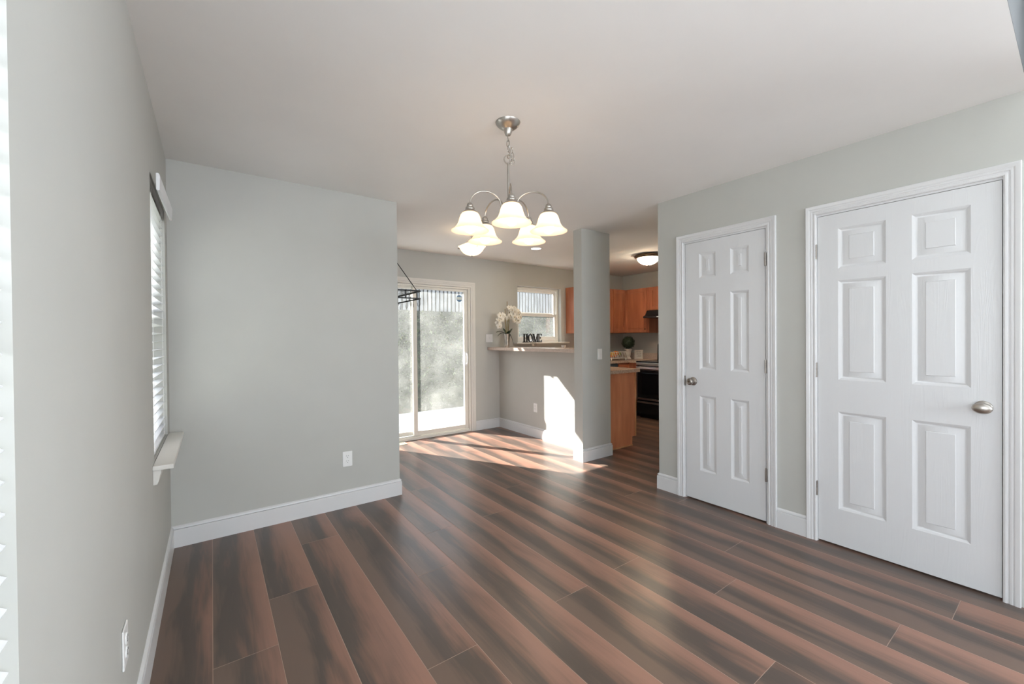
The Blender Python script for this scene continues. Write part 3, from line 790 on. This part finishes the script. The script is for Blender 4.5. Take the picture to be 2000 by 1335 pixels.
# ------------------------------------------------------------------ pot rack
def pot_rack():
    t = thing('pot_rack', 'black metal hanging pot rack with hooks by the sliding door', 'pot rack', (1.632, 3.75, 1.69))
    w, d, h = .50, .92, .072
    for nm, z, r in (('upper_frame', h, .008), ('lower_frame', 0, .006)):
        mb = MB()
        mb.box(-w, -.003, z - r, .0, .003, z + r); mb.box(-w, d - .003, z - r, 0, d + .003, z + r)
        mb.box(-.003, 0, z - r, .003, d, z + r); mb.box(-w - .003, 0, z - r, -w + .003, d, z + r)
        mb.build(nm, m_black, t)
    ub = [(x - .006, y - .003, x + .006, y + .003) for x in (-.035, -.15, -.33, -.46) for y in (0, d)] + [(x - .003, y - .006, x + .003, y + .006) for y in (.28, .72) for x in (0, -w)]
    for a, c, e, f in ub:
        mb = MB(); mb.box(a, c, 0, e, f, h); mb.build('upright_bar', m_black, t)
    mb = MB()
    for i in range(14): mb.tube([(-w * (i + .5) / 14, 0, h), (-w * (i + .5) / 14, d, h)], .0016, 6)
    for i in range(9): mb.tube([(-w, d * (i + .5) / 9, h + .002), (0, d * (i + .5) / 9, h + .002)], .0016, 6)
    mb.build('wire_grid', m_black, t)
    ap = (-w / 2, d / 2, .66)
    for x, y in ((-.035, 0), (-.035, d), (-w + .035, 0), (-w + .035, d)):
        mb = MB(); mb.tube([(x, y, h), (ap[0], ap[1], ap[2])], .0042, 8); mb.build('hanging_rod', m_black, t)
    mb = MB(); mb.tube([(ap[0], ap[1], ap[2] - .01), (ap[0], ap[1], H - 1.69)], .006, 8); mb.lathe([(.045, H - 1.69 - .001), (.045, H - 1.69 - .012), (.01, H - 1.69 - .02)], ap[0], ap[1], 24); mb.build('ceiling_mount', m_black, t)
    def hook(x, y, rz, s=1):
        mb = MB()
        pts = [(0, 0, .008), (.006, 0, .010), (.010, 0, .002), (.009, 0, -.03 * s), (.010, 0, -.055 * s), (.004, 0, -.068 * s), (-.008, 0, -.072 * s), (-.018, 0, -.064 * s), (-.021, 0, -.048 * s), (-.018, 0, -.040 * s)]
        R_ = Matrix.Rotation(rz, 4, 'Z')
        o = mb.tube([R_ @ Vector(p) + Vector((x, y, 0)) for p in pts], .0022, 7)
        return mb.build('hook', m_black, t)
    for y, rz in ((.03, .2), (.17, 1.1), (.34, .5), (.52, .9), (.70, .3)): hook(0, y, rz)
    for x in (-.10, -.22, -.36): hook(x, 0, 1.6)
pot_rack()

# ------------------------------------------------------------------ breakfast bar top
t = thing('breakfast_bar_top', 'pink beige laminate bar top on the half wall', 'countertop', (3.43, 4.1, 1.135))
mb = MB(); mb.box(3.225 - 3.43, CY1 + .002 - 4.1, 0, 3.66 - 3.43, YS - .001 - 4.1, .041, .004); mb.build('counter_slab', m_barlam, t)

# ------------------------------------------------------------------ orchid in a vase
def orchid():
    BX, BY, BZ = 3.425, 4.85, 1.176
    t = thing('orchid_vase', 'white orchid in a mirrored silver vase on the bar', 'potted orchid', (BX, BY, BZ))
    m_silver = noisy(mat('silver_glass', (.62, .58, .53), .12, .9), (.55, .50, .46), (.72, .68, .62), 30, stretch=(1, 1, .15))
    mb = MB(); mb.lathe([(.030, 0), (.032, .004), (.033, .02), (.037, .08), (.044, .15), (.050, .190), (.048, .190), (.042, .150), (.03, .10), (.002, .10)], 0, 0, 28); mb.build('vase', m_silver, t, smooth=50)
    m_leaf = noisy(mat('orchid_leaf', (.03, .055, .025), .4), (.02, .04, .018), (.045, .08, .035), 14)
    def leaf(dirv, ln, wd, droop, z0):
        mb = MB(); d = Vector((dirv[0], dirv[1], 0)).normalized(); sd_ = Vector((-d.y, d.x, 0)); rings = []
        for i in range(9):
            u = i / 8; w = wd * math.sin(PI * (.12 + .86 * u)) ** .8
            c = d * (ln * u) + Vector((0, 0, z0 + .05 * math.sin(u * PI * .6) - droop * u * u))
            rings.append([c - sd_ * w + Vector((0, 0, .005)), c + Vector((0, 0, -.001)), c + sd_ * w + Vector((0, 0, .005)), c + Vector((0, 0, -.003))])
        mb.loft(rings); return mb.build('leaf', m_leaf, t, smooth=60)
    leaf((1, -.55), .095, .040, .20, .185); leaf((.9, -.2), .085, .052, -.05, .165); leaf((-1, .75), .155, .020, .02, .185); leaf((-.8, .2), .14, .016, .07, .18); leaf((.3, -1), .07, .028, .01, .18); leaf((-.2, .9), .08, .026, -.04, .18)
    m_stem = noisy(mat('bamboo_stake', (.24, .16, .06), .5), (.18, .13, .04), (.30, .20, .09), 40, stretch=(1, 1, .1))
    m_green = mat('orchid_stem', (.16, .17, .04), .5)
    for x, y, zt in ((-.030, 0, .545), (.012, .006, .655), (.046, -.004, .60)):
        mb = MB(); mb.tube([(x * .25, y, .12), (x * .8, y, zt * .6), (x, y, zt)], .0048, 7); mb.build('stake', m_stem, t)
    def spray(pts, n, seed, spread):
        mb = MB(); pts = [Vector(p) for p in pts]
        # smooth arc
        sm = []
        for i in range(len(pts) - 1):
            for k in range(4): sm.append(pts[i].lerp(pts[i + 1], k / 4))
        sm.append(pts[-1])
        mb.tube(sm, .0028, 6); mb.build('flower_stem', m_green, t)
        rs = random.Random(seed)
        for i in range(n):
            u = .45 + .55 * i / (n - 1); c = sm[int(u * (len(sm) - 1))] + Vector((rs.uniform(-1, 1) * spread, rs.uniform(-1, 1) * spread * .7, rs.uniform(-1, .6) * spread))
            nd = Vector((rs.uniform(-.5, .5), -1, rs.uniform(-.35, .25))).normalized()
            flower(c, nd, rs.uniform(.036, .050), rs)
    m_pet = noisy(mat('white_petal', (.74, .70, .62), .6), (.66, .62, .54), (.80, .77, .70), 25)
    m_lip = mat('petal_centre', (.42, .30, .10), .5)
    def flower(c, nd, r, rs):
        mb = MB(); u = nd.cross(Vector((0, 0, 1))).normalized(); w = u.cross(nd)
        for k in range(5):
            a = 2 * PI * k / 5 + PI / 2; wd = (.62 if k in (1, 4) else .36) * r; ln = r * (1.05 if k in (1, 4) else 1.1)
            dv = u * math.cos(a) + w * math.sin(a); sv = nd.cross(dv)
            rings = []
            for i in range(6):
                q = i / 5; ww = wd * math.sin(PI * (.10 + .86 * q)) ** .7
                cc = c + dv * ln * q + nd * (.25 * r * math.sin(q * PI) - .1 * r * q)
                rings.append([cc - sv * ww, cc + nd * .002, cc + sv * ww, cc - nd * .001])
            mb.loft(rings)
        f = mb.build('flower', m_pet, t, smooth=60)
        m2 = MB(); m2.ball(c + nd * .006, r * .16, 1, (1, 1, 1.3)); m2.build('flower_lip', m_lip, f)
    spray([(.01, 0, .14), (-.02, 0, .38), (-.07, -.01, .455), (-.13, -.02, .43), (-.165, -.02, .36), (-.145, -.02, .30)], 15, 3, .030)
    spray([(.02, 0, .14), (.02, 0, .42), (.06, -.01, .53), (.12, -.02, .56), (.18, -.02, .52), (.17, -.03, .42)], 24, 5, .050)
    spray([(.02, 0, .14), (.02, 0, .36), (.06, -.02, .46), (.11, -.03, .47), (.13, -.04, .40)], 12, 8, .040)
orchid()

# ------------------------------------------------------------------ HOME letters on the window ledge
def serif_letter(ch):
    mb = MB(); T0, T1 = -.010, .010
    bx = lambda x0, z0, x1, z1: mb.box(x0, T0, z0, x1, T1, z1)
    def bar(xa, za, xb, zb, w): mb.prism([(xa - w, za), (xa + w, za), (xb + w, zb), (xb - w, zb)], 'y', T0, T1)
    h = .128
    if ch == 'H':
        bx(.016, 0, .034, h); bx(.066, 0, .084, h); bx(.034, h * .46, .066, h * .54)
        for x in (.025, .075): bx(x - .021, 0, x + .021, .009); bx(x - .021, h - .009, x + .021, h)
        w = .10
    elif ch == 'O':
        R = []
        for k in range(28):
            a = 2 * PI * k / 28; c, s = math.cos(a), math.sin(a)
            o = (.047 + .045 * c, h / 2 + (h / 2) * s); i = (.047 + .025 * c, h / 2 + (h / 2 - .012) * s)
            R.append([(o[0], T0, o[1]), (o[0], T1, o[1]), (i[0], T1, i[1]), (i[0], T0, i[1])])
        R.append(R[0]); mb.loft(R, True, False); bmesh.ops.remove_doubles(mb.bm, verts=mb.bm.verts, dist=1e-5)
        w = .094
    elif ch == 'M':
        bx(.013, 0, .022, h); bx(.086, 0, .104, h); bar(.024, h, .056, 0, .010); bar(.090, h, .058, 0, .006)
        bx(.002, 0, .034, .009); bx(.076, 0, .114, .009); bx(.000, h - .009, .030, h); bx(.084, h - .009, .114, h)
        w = .114
    else:
        bx(.014, 0, .032, h); bx(.032, 0, .078, .010); bx(.032, h - .010, .078, h); bx(.032, h * .47, .060, h * .54)
        bx(.072, 0, .080, .034); bx(.072, h - .032, .080, h); bx(.055, h * .38, .061, h * .62); bx(.002, 0, .014, .009); bx(.002, h - .009, .014, h)
        w = .082
    return mb, w
t = thing('home_sign', 'black cut out letters HOME standing on the kitchen window ledge', 'sign', (3.825, 4.995, 1.2362))
x = 0
mb = MB(); mb.box(-.002, -.013, 0, .366, .013, .006); mb.build('base', m_black, t)
for ch in 'HOME':
    m_, w = serif_letter(ch)
    o = m_.build('letter_' + ch.lower(), m_black, t, smooth=0, loc=(x, 0, .005)); x += w * .93
# glass globe and small candle holder on the bar
m_clear = glass_mat('clear_glass', tint=(.96, .96, .95), ior=1.20)
gx, gy = 3.56, 4.42
t = thing('glass_globe', 'small clear glass globe on the bar in front of the HOME sign', 'ornament', (gx, gy, 1.176))
mb = MB(); mb.lathe([(.022, 0), (.034, .006), (.044, .022), (.048, .042), (.043, .063), (.030, .078), (.022, .083), (.020, .083), (.028, .076), (.040, .062), (.045, .042), (.041, .024), (.03, .009), (.001, .006)], 0, 0, 32); mb.build('globe', m_clear, t, smooth=60)
mb = MB(); mb.ball((0, 0, .028), .018, 2, (1, 1, .7)); mb.build('filler', mat('pale_filler', (.62, .52, .45), .6), t)
t = thing('candle_holder', 'tiny frosted candle holder at the right end of the bar', 'candle holder', (3.60, 3.86, 1.176))
mb = MB(); mb.lathe([(.020, 0), (.024, .004), (.026, .020), (.027, .032), (.024, .032), (.022, .010), (.001, .008)], 0, 0, 24); mb.build('cup', mat('frosted_cup', (.74, .70, .66), .3), t, smooth=50)
mb = MB(); mb.lathe([(.018, .009), (.018, .022), (.002, .023)], 0, 0, 16); mb.build('candle', mat('wax', (.78, .75, .68), .6), t)

# ------------------------------------------------------------------ kitchen cabinets
def cab_door(mb_parent, x0, x1, z0, z1, y, m=m_wood, knob=None, axis='y'):
    """raised panel cabinet door; axis 'y' looks to -y, 'x' looks to -x (x0,x1 are then y)"""
    mb = MB(); T = .019; rail = .052
    def bx(a, c, e, f, d0, d1, bev=.002):
        if axis == 'y': mb.box(a, y - d1, e, c, y - d0, f, bev)
        else: mb.box(y - d1, a, e, y - d0, c, f, bev)
    bx(x0, x0 + rail, z0, z1, 0, T); bx(x1 - rail, x1, z0, z1, 0, T)
    bx(x0 + rail, x1 - rail, z1 - rail, z1, 0, T - .0005); bx(x0 + rail, x1 - rail, z0, z0 + rail, 0, T - .0005)
    bx(x0 + rail, x1 - rail, z0 + rail, z1 - rail, .001, .007, 0)
    a, c, e, f = x0 + rail + .012, x1 - rail - .012, z0 + rail + .012, z1 - rail - .012
    if c - a > .03 and f - e > .03: bx(a, c, e, f, .006, .013, .005)
    o = mb.build('door', m, mb_parent)
    if knob:
        k = MB(); kx, kz = knob
        if axis == 'y': k.lathe([(.004, -.026), (.011, -.024), (.0125, -.017), (.006, -.010), (.006, 0)], kx, kz, 16, 'y', y - T)
        else: k.lathe([(.004, -.026), (.011, -.024), (.0125, -.017), (.006, -.010), (.006, 0)], kx, kz, 16, 'x', y - T)
        k.build('knob', m_bronze, o)
    return o
YU, XU = 4.73, 5.90     # upper cabinet fronts
Z0, Z1 = 1.375, 2.130
# wall cabinets on the back wall, between the window and the corner
t = thing('upper_cabinet', 'cherry wall cabinet right of the kitchen window, half hidden by the wall stub', 'cabinet', (4.777, YU, Z0))
mb = MB(); mb.box(0, .0, 0, .405, YS - YU - .001, Z1 - Z0, .002); mb.build('cabinet_box', m_wood, t)
cab_door(t, .012, .393, .012, Z1 - Z0 - .012, 0)
t = thing('upper_cabinet', 'cherry wall cabinet in the back corner with two door edges showing', 'cabinet', (5.184, YU, Z0))
mb = MB(); mb.box(0, .0, 0, XU - 5.184 - .001, YS - YU - .001, Z1 - Z0, .002); mb.build('cabinet_box', m_wood, t)
cab_door(t, .012, .372, .012, Z1 - Z0 - .012, 0); cab_door(t, .384, .690, .012, Z1 - Z0 - .012, 0)
# wall cabinet on the range wall
t = thing('upper_cabinet', 'cherry wall cabinet with a single raised door left of the range hood', 'cabinet', (XU + .001, 4.245, Z0))
mb = MB(); mb.box(0.0, 0, 0, XK - XU - .002, YS - 4.245 - .001, Z1 - Z0, .002); mb.build('cabinet_box', m_wood, t)
cab_door(t, .035, .478, .012, Z1 - Z0 - .012, 0, axis='x', knob=(.062, .062))
t = thing('upper_cabinet', 'short cherry cabinet above the black range hood', 'cabinet', (XU + .001, 3.48, 1.742))
mb = MB(); mb.box(0, 0, 0, XK - XU - .002, .763, Z1 - 1.742, .002); mb.build('cabinet_box', m_wood, t)
cab_door(t, .386, .740, .012, Z1 - 1.742 - .012, 0, axis='x'); cab_door(t, .020, .376, .012, Z1 - 1.742 - .012, 0, axis='x')
t = thing('range_hood', 'black range hood below the short cabinet', 'range hood', (5.73, 3.485, 1.612))
mb = MB(); mb.prism([(0, .0), (.49, 0), (.49, .128), (.10, .128), (.06, .05), (0, .028)], 'y', 0, .755, .003); mb.build('hood_body', m_applblack, t)
mb = MB(); mb.box(-.003, .25, .008, .0, .50, .020, .001); mb.build('control_strip', m_stainless, t)

# base cabinets, back run
ZC = .882
t = thing('base_cabinet', 'cherry base cabinet with drawer under the back counter', 'cabinet', (5.33, 4.45, 0))
mb = MB(); mb.box(0, 0, .10, 5.60 - 5.33, YS - 4.45 - .001, ZC - .001, .002); mb.box(.0, .07, 0, 5.60 - 5.33, .5, .10); mb.build('cabinet_box', m_wood, t)
mb = MB(); mb.box(.02, -.019, .72, .275, 0, .86, .003); mb.build('drawer', m_wood, t)
cab_door(t, .02, .275, .12, .70, 0)
t = thing('dishwasher', 'black dishwasher under the back counter', 'dishwasher', (4.72, 4.45, 0))
mb = MB(); mb.box(.002, 0, .10, .605, .58, ZC - .002, .003); mb.box(.002, .06, 0, .605, .5, .1); mb.build('body', m_applblack, t)
mb = MB(); mb.box(.006, -.022, .11, .601, 0, .74, .004); mb.build('door', m_blackglass, t)
mb = MB(); mb.box(.006, -.026, .748, .601, 0, ZC - .006, .004); mb.build('control_panel', mat('dishwasher_panel', (.03, .04, .05), .25), t)
# worktop: back run plus the corner to the range
t = thing('kitchen_counter', 'tan laminate counter along the back kitchen wall', 'countertop', (5.4, 4.7, ZC))
mb = MB(); mb.prism([(4.70 - 5.4, 4.42 - 4.7), (5.585 - 5.4, 4.42 - 4.7), (5.585 - 5.4, 4.282 - 4.7), (XK - 5.402, 4.282 - 4.7), (XK - 5.402, YS - 4.702), (3.66 - 5.4, YS - 4.702), (3.66 - 5.4, 4.43 - 4.7), (4.70 - 5.4, 4.43 - 4.7)], 'z', 0, .040, .004)
mb.build('worktop', m_lam, t)
mb = MB(); mb.box(XK - 5.4 - .022, 4.282 - 4.7, .040, XK - 5.4 - .002, YS - 4.7 - .003, .142, .003); mb.box(4.7 - 5.4, YS - 4.7 - .022, .040, XK - 5.4 - .024, YS - 4.7 - .002, .142, .003); mb.build('backsplash', m_barlam, t)
# sink base along the window wall, beneath the counter
t = thing('base_cabinet', 'cherry sink base cabinet in the corner behind the peninsula', 'cabinet', (4.12, 4.47, 0))
mb = MB(); mb.box(0.06, 0, .10, .595, .585, ZC - .001, .002); mb.box(.06, .06, 0, .595, .5, .1); mb.build('cabinet_box', m_wood, t)
cab_door(t, .08, .58, .12, .86, 0)

# filler beside the range
t = thing('base_cabinet', 'narrow cherry corner filler beside the range', 'cabinet', (5.605, 4.282, 0))
mb = MB(); mb.box(0, 0, .10, XK - 5.607, .166, ZC - .001, .002); mb.build('cabinet_box', m_wood, t)

# peninsula
t = thing('peninsula_cabinet', 'cherry peninsula end panel beside the wall stub', 'cabinet', (3.56, 3.195, 0))
mb = MB(); mb.box(.001, .02, .105, .58, 1.22, ZC - .001, .002); mb.box(.001, .02, 0, .51, 1.27, .105); mb.build('cabinet_box', m_wood, t)
mb = MB(); mb.prism([(-.010, 0), (.525, 0), (.525, .108), (.585, .108), (.585, ZC - .001), (-.010, ZC - .001)], 'y', -.008, .019, .001); mb.build('end_panel', m_panel_lifted, t)
mb = MB(); mb.box(.575, -.014, .108, .598, -.006, ZC - .001, .002); mb.box(-.01, -.016, 0, .525, -.008, .018, .003); e = mb.build('edge_strip', m_woodlite, t); e['label'] = 'pale wood edge strip'
for a, c in ((.03, .42), (.44, .83), (.85, 1.24)):
    o = MB(); o.box(.580, a, .13, .598, c, .86, .003); o.build('door', m_wood, t)
t = thing('peninsula_counter', 'tan laminate worktop over the peninsula', 'countertop', (3.56, 3.14, ZC))
mb = MB(); mb.prism([(.0, .05), (.0, -.002), (.618, -.002), (.630, .010), (.630, 1.283), (-.012, 1.283), (-.012, .05)], 'z', 0, .040, .003); mb.build('worktop', m_lam, t)

# range
def kitchen_range():
    y0, y1, xf, xb = 3.512, 4.274, 5.605, XK - .002
    t = thing('kitchen_range', 'stainless and black electric range against the kitchen wall', 'range', (xf, y0, 0))
    W_ = y1 - y0; D_ = xb - xf
    mb = MB(); mb.box(.02, 0, .06, D_, W_, .895, .003); mb.box(.06, .02, 0, D_ - .02, W_ - .02, .06); mb.build('body', m_applblack, t)
    mb = MB(); mb.box(-.012, -.002, .895, D_ - .07, W_ + .002, .915, .005); mb.build('cooktop', m_blackglass, t)
    mb = MB()
    for cx, cy, r in ((.15, .19, .10), (.15, .56, .08), (.40, .19, .08), (.40, .56, .10)):
        mb.lathe([(r - .004, .9152), (r, .9156), (r + .003, .9152)], cx, cy, 40, cap=False)
    mb.build('burner_rings', mat('burner_mark', (.09, .09, .09), .4), t)
    mb = MB(); mb.box(-.016, 0, .845, .02, W_, .893, .005); mb.build('front_trim', m_stainless, t)
    dr = MB(); dr.box(-.022, .004, .30, .018, W_ - .004, .832, .006); d = dr.build('oven_door', m_applblack, t)
    mb = MB(); mb.box(-.026, .11, .40, -.021, W_ - .11, .73, .004); mb.build('oven_window', m_blackglass, d)
    mb = MB(); mb.box(-.0265, .004, .775, -.020, W_ - .004, .832, .002); mb.box(-.0262, W_ - .026, .33, -.0205, W_ - .004, .775, .002); mb.box(-.0262, .004, .33, -.0205, .026, .775, .002); mb.box(-.0265, .004, .30, -.0205, W_ - .004, .33, .002); mb.build('door_trim', m_stainless, d)
    mb = MB(); mb.tube([(-.024, .05, .80), (-.058, .05, .805), (-.066, .07, .805), (-.066, W_ - .07, .805), (-.058, W_ - .05, .805), (-.024, W_ - .05, .80)], .010, 10); mb.build('handle', m_stainless, d)
    mb = MB(); mb.box(-.020, .004, .07, .018, W_ - .004, .288, .006); w = mb.build('storage_drawer', m_applblack, t)
    mb = MB(); mb.box(-.026, .02, .245, -.018, W_ - .02, .272, .003); mb.build('drawer_trim', m_stainless, w)
    mb = MB(); mb.prism([(D_ - .07, .915), (D_, .915), (D_, 1.200), (D_ - .035, 1.200), (D_ - .055, 1.17)], 'y', 0, W_, .004); g = mb.build('control_panel', m_applblack, t)
    for y in (.08, .17, .59, .68):
        k = MB(); k.lathe([(.018, -.026), (.021, -.022), (.022, 0)], y, 1.06, 20, 'x', D_ - .062); k.build('knob', m_applblack, g)
    mb = MB(); mb.box(D_ - .070, .27, 1.03, D_ - .058, .49, 1.11, .002); mb.build('display', m_blackglass, g)
kitchen_range()

# ------------------------------------------------------------------ things on the back counter
ZT = ZC + .0405
# topiary
t = thing('topiary', 'round dark green topiary ball in a white urn on the back counter', 'topiary', (5.88, 4.66, ZT))
m_urn = noisy(mat('white_urn', (.70, .64, .58), .6), (.62, .56, .50), (.76, .70, .64), 18)
mb = MB(); mb.lathe([(.048, 0), (.050, .008), (.042, .014), (.034, .03), (.030, .048), (.038, .062), (.040, .09), (.046, .13), (.060, .160), (.068, .170), (.068, .178), (.055, .178), (.048, .165), (.002, .16)], 0, 0, 28); mb.build('urn', m_urn, t)
m_top = noisy(mat('topiary_leaves', (.018, .030, .012), .6), (.010, .018, .008), (.035, .055, .022), 30)
mb = MB(); cz = .285; R = .100
mb.ball((0, 0, cz), R, 3, noise=.03)
rs = random.Random(4)
for i in range(900):
    d = Vector((rs.gauss(0, 1), rs.gauss(0, 1), rs.gauss(0, 1))).normalized(); c = Vector((0, 0, cz)) + d * (R * rs.uniform(.98, 1.13))
    u = d.cross(Vector((rs.uniform(-1, 1), rs.uniform(-1, 1), rs.uniform(-1, 1)))).normalized(); w = d.cross(u); s = rs.uniform(.006, .011)
    q = [c - u * s, c + w * s * .6 + d * .003, c + u * s + d * .006, c - w * s * .6 + d * .003]
    mb.bm.faces.new([mb.bm.verts.new(p) for p in q])
mb.build('foliage_ball', m_top, t, smooth=0)
# white fruit basket: slanting slats on a footed tray
t = thing('fruit_basket', 'white basket with slanting slats holding fruit on the back counter', 'basket', (5.50, 4.62, ZT), rz=-.05)
m_white = noisy(mat('white_wire', (.70, .67, .62), .5), (.66, .63, .58), (.74, .71, .66), 20)
mb = MB(); mb.box(-.19, -.085, .026, .17, .085, .036, .003)
for x in (-.18, .16):
    for y in (-.075, .075): mb.box(x - .006, y - .006, 0, x + .006, y + .006, .026)
mb.build('tray', m_white, t)
mb = MB()
for i in range(9):
    x = -.185 + i * .040
    for y in (-.083, .083):
        mb.tube([(x, y, .034), (x + .012, y, .075), (x + .030, y * 1.1, .135)], .0042, 7)
for y in (-.092, .092): mb.tube([(-.150, y, .135), (.165, y, .135)], .0035, 7)
for x, q in ((-.185, -.150), (.135, .165)): mb.tube([(q, -.092, .135), (q, .092, .135)], .0035, 7)
mb.build('slat_sides', m_white, t)
fruit = [('orange', 'bright orange in the middle of the fruit basket', (.80, .24, .03), (5.475, 4.60, .118), .040), ('orange', 'orange at the right of the basket beside the green fruit', (.76, .20, .03), (5.535, 4.625, .115), .038),
         ('yellow_apple', 'golden yellow fruit at the left of the basket', (.62, .38, .07), (5.40, 4.60, .104), .037), ('green_apple', 'green fruit at the right end of the basket', (.20, .26, .05), (5.598, 4.625, .100), .035)]
for nm, lb, colr, p, r in fruit:
    o = thing(nm, lb, 'fruit', (p[0], p[1], ZT + p[2]))
    mb = MB(); mb.ball((0, 0, 0), r, 3, (1, 1, .93)); mb.build('fruit_body', noisy(mat(nm + '_skin', colr, .45), tuple(c * .9 for c in colr), tuple(min(1, c * 1.1) for c in colr), 30, bump=.1, bscale=200), o)
    mb = MB(); mb.tube([(0, 0, r * .90), (.001, 0, r * .90 + .006)], .0022, 6); mb.build('stem', mat('stem_brown', (.08, .06, .02), .7), o)
for i, (px, py) in enumerate(((5.43, 4.645), (5.51, 4.65))):
    o = thing('orange', 'orange at the back of the basket, mostly hidden by other fruit', 'fruit', (px, py, ZT + .077), group='fruit low in the basket')
    mb = MB(); mb.ball((0, 0, 0), .038, 2, (1, 1, .93)); mb.build('fruit_body', bpy.data.materials['orange_skin'], o)
# small framed sign
t = thing('framed_sign', 'small square white framed sign with dark lettering beside the urn', 'sign', (6.00, 4.535, ZT), rz=-.25)
mb = MB(); w, h = .17, .158
mb.box(-w / 2, -.010, 0, w / 2, .010, .014, .002); mb.box(-w / 2, -.010, h - .014, w / 2, .010, h, .002); mb.box(-w / 2, -.010, .014, -w / 2 + .014, .010, h - .014, .002); mb.box(w / 2 - .014, -.010, .014, w / 2, .010, h - .014, .002); mb.build('sign_frame', m_urn, t)
mb = MB(); mb.box(-w / 2 + .012, -.005, .012, w / 2 - .012, .004, h - .012); mb.build('sign_board', mat('sign_white', (.74, .71, .66), .6), t)
mb = MB(); rs = random.Random(11)
for row, z in enumerate((.118, .082, .046)):
    x = -.052 + .006 * row
    while x < .045:
        hh = rs.choice((.014, .022, .016)); mb.tube([(x, -.0062, z), (x + .002, -.0062, z + hh)], .0012, 5)
        mb.tube([(x + .002, -.0062, z + hh * .6), (x + .008, -.0062, z + hh * .5), (x + .009, -.0062, z)], .0011, 5)
        x += rs.choice((.012, .014, .020))
mb.build('lettering', mat('sign_ink', (.10, .08, .07), .6), t)

# ------------------------------------------------------------------ outside
m_patio = noisy(mat('patio_concrete', (.66, .65, .62), .85), (.60, .59, .56), (.72, .71, .68), 4, 5, bump=.2, bscale=60)
mb = MB(); mb.box(-6, YS + .15, -.25, 14, 8.0, -.06); struct(mb.build('ground_patio', m_patio, smooth=0), 'sunlit pale concrete patio outside the sliding door')
# bank behind the patio
m_bank = noisy(mat('bank_soil', (.16, .17, .10), .9), (.022, .026, .018), (.05, .052, .036), 5, 6, bump=.4, bscale=20, dist=.03)
mb = MB(); rs = random.Random(2); nx, ny = 60, 14; V = []
for i in range(nx + 1):
    row = []
    for j in range(ny + 1):
        u = j / ny; x_ = -7 + 22 * i / nx; y_ = 7.3 + 2.0 * u
        z_ = -.1 + 2.08 * (u ** .8) + (rs.uniform(-.07, .07) if 0 < j < ny else 0)
        row.append(mb.bm.verts.new((x_, y_, z_)))
    V.append(row)
for i in range(nx):
    for j in range(ny): mb.bm.faces.new([V[i][j], V[i + 1][j], V[i + 1][j + 1], V[i][j + 1]])
struct(mb.build('ground_bank', m_bank, smooth=60), 'overgrown grey green bank behind the patio')
mb = MB()
for i in range(15000):
    u = rs.random() ** .8; x_ = rs.uniform(-4, 13); y_ = 7.3 + 1.86 * u; z_ = -.1 + 2.08 * ((u * .93) ** .8) + rs.uniform(.0, .10)
    c = Vector((x_, y_ - .05, z_)); a = rs.uniform(0, 2 * PI); e = rs.uniform(-.6, 1.0); s = rs.uniform(.02, .055)
    d = Vector((math.cos(a) * math.cos(e), math.sin(a) * math.cos(e), math.sin(e))); w = d.cross(Vector((0, 0, 1)) if abs(d.z) < .9 else Vector((1, 0, 0))).normalized()
    q = [c, c + d * s + w * s * .45, c + d * s * 2, c + d * s - w * s * .45]
    mb.bm.faces.new([mb.bm.verts.new(p) for p in q])
m_ivy = noisy(mat('bank_leaves', (.22, .27, .13), .55), (.040, .060, .018), (.100, .125, .055), 6, 3)
o = mb.build('ivy_leaves', m_ivy, smooth=0); tag(o, 'dense pale green leaves covering the bank outside the glass door', 'ivy', kind='stuff')
# board fence on top of the bank
def fence():
    t = thing('board_fence', 'pale weathered vertical board fence on top of the bank outside', 'fence', (-4, 9.36, 1.99))
    m = noisy(mat('weathered_boards', (.40, .41, .42), .8), (.15, .155, .16), (.29, .30, .31), 5, 5, stretch=(3, 1, .4))
    mb = MB(); rs = random.Random(9)
    for k in range(158):
        x_ = k * .1075; mb.box(x_, 0, rs.uniform(-.02, .01), x_ + .072, .018, 1.15 + rs.uniform(-.02, .02))
    mb.build('board_panel', m, t, smooth=0)
    dk = noisy(mat('dark_fence_back', (.04, .04, .04), .9), (.05, .05, .05), (.08, .08, .08), 4)
    mb = MB(); mb.box(0, .060, 0, 17, .075, 1.10); mb.build('gap_shade_panel', dk, t, smooth=0)  # added dark sheet, stands in for shade between the boards
    for k in range(8):
        mb = MB(); mb.box(.2 + k * 2.3, .078, -.4, .29 + k * 2.3, .16, 1.1, .004); mb.build('post', dk, t)
fence()
mb = MB(); mb.box(-30, 9.3, -.5, 30, 60, 1.9); struct(mb.build('ground_far', m_bank, smooth=0))
mb = MB(); mb.box(-30, -30, -.4, XL - .5, 9.0, -.3); struct(mb.build('ground_side', noisy(mat('side_lawn', (.30, .32, .24), .9), (.26, .28, .2), (.34, .36, .28), 3), smooth=0))
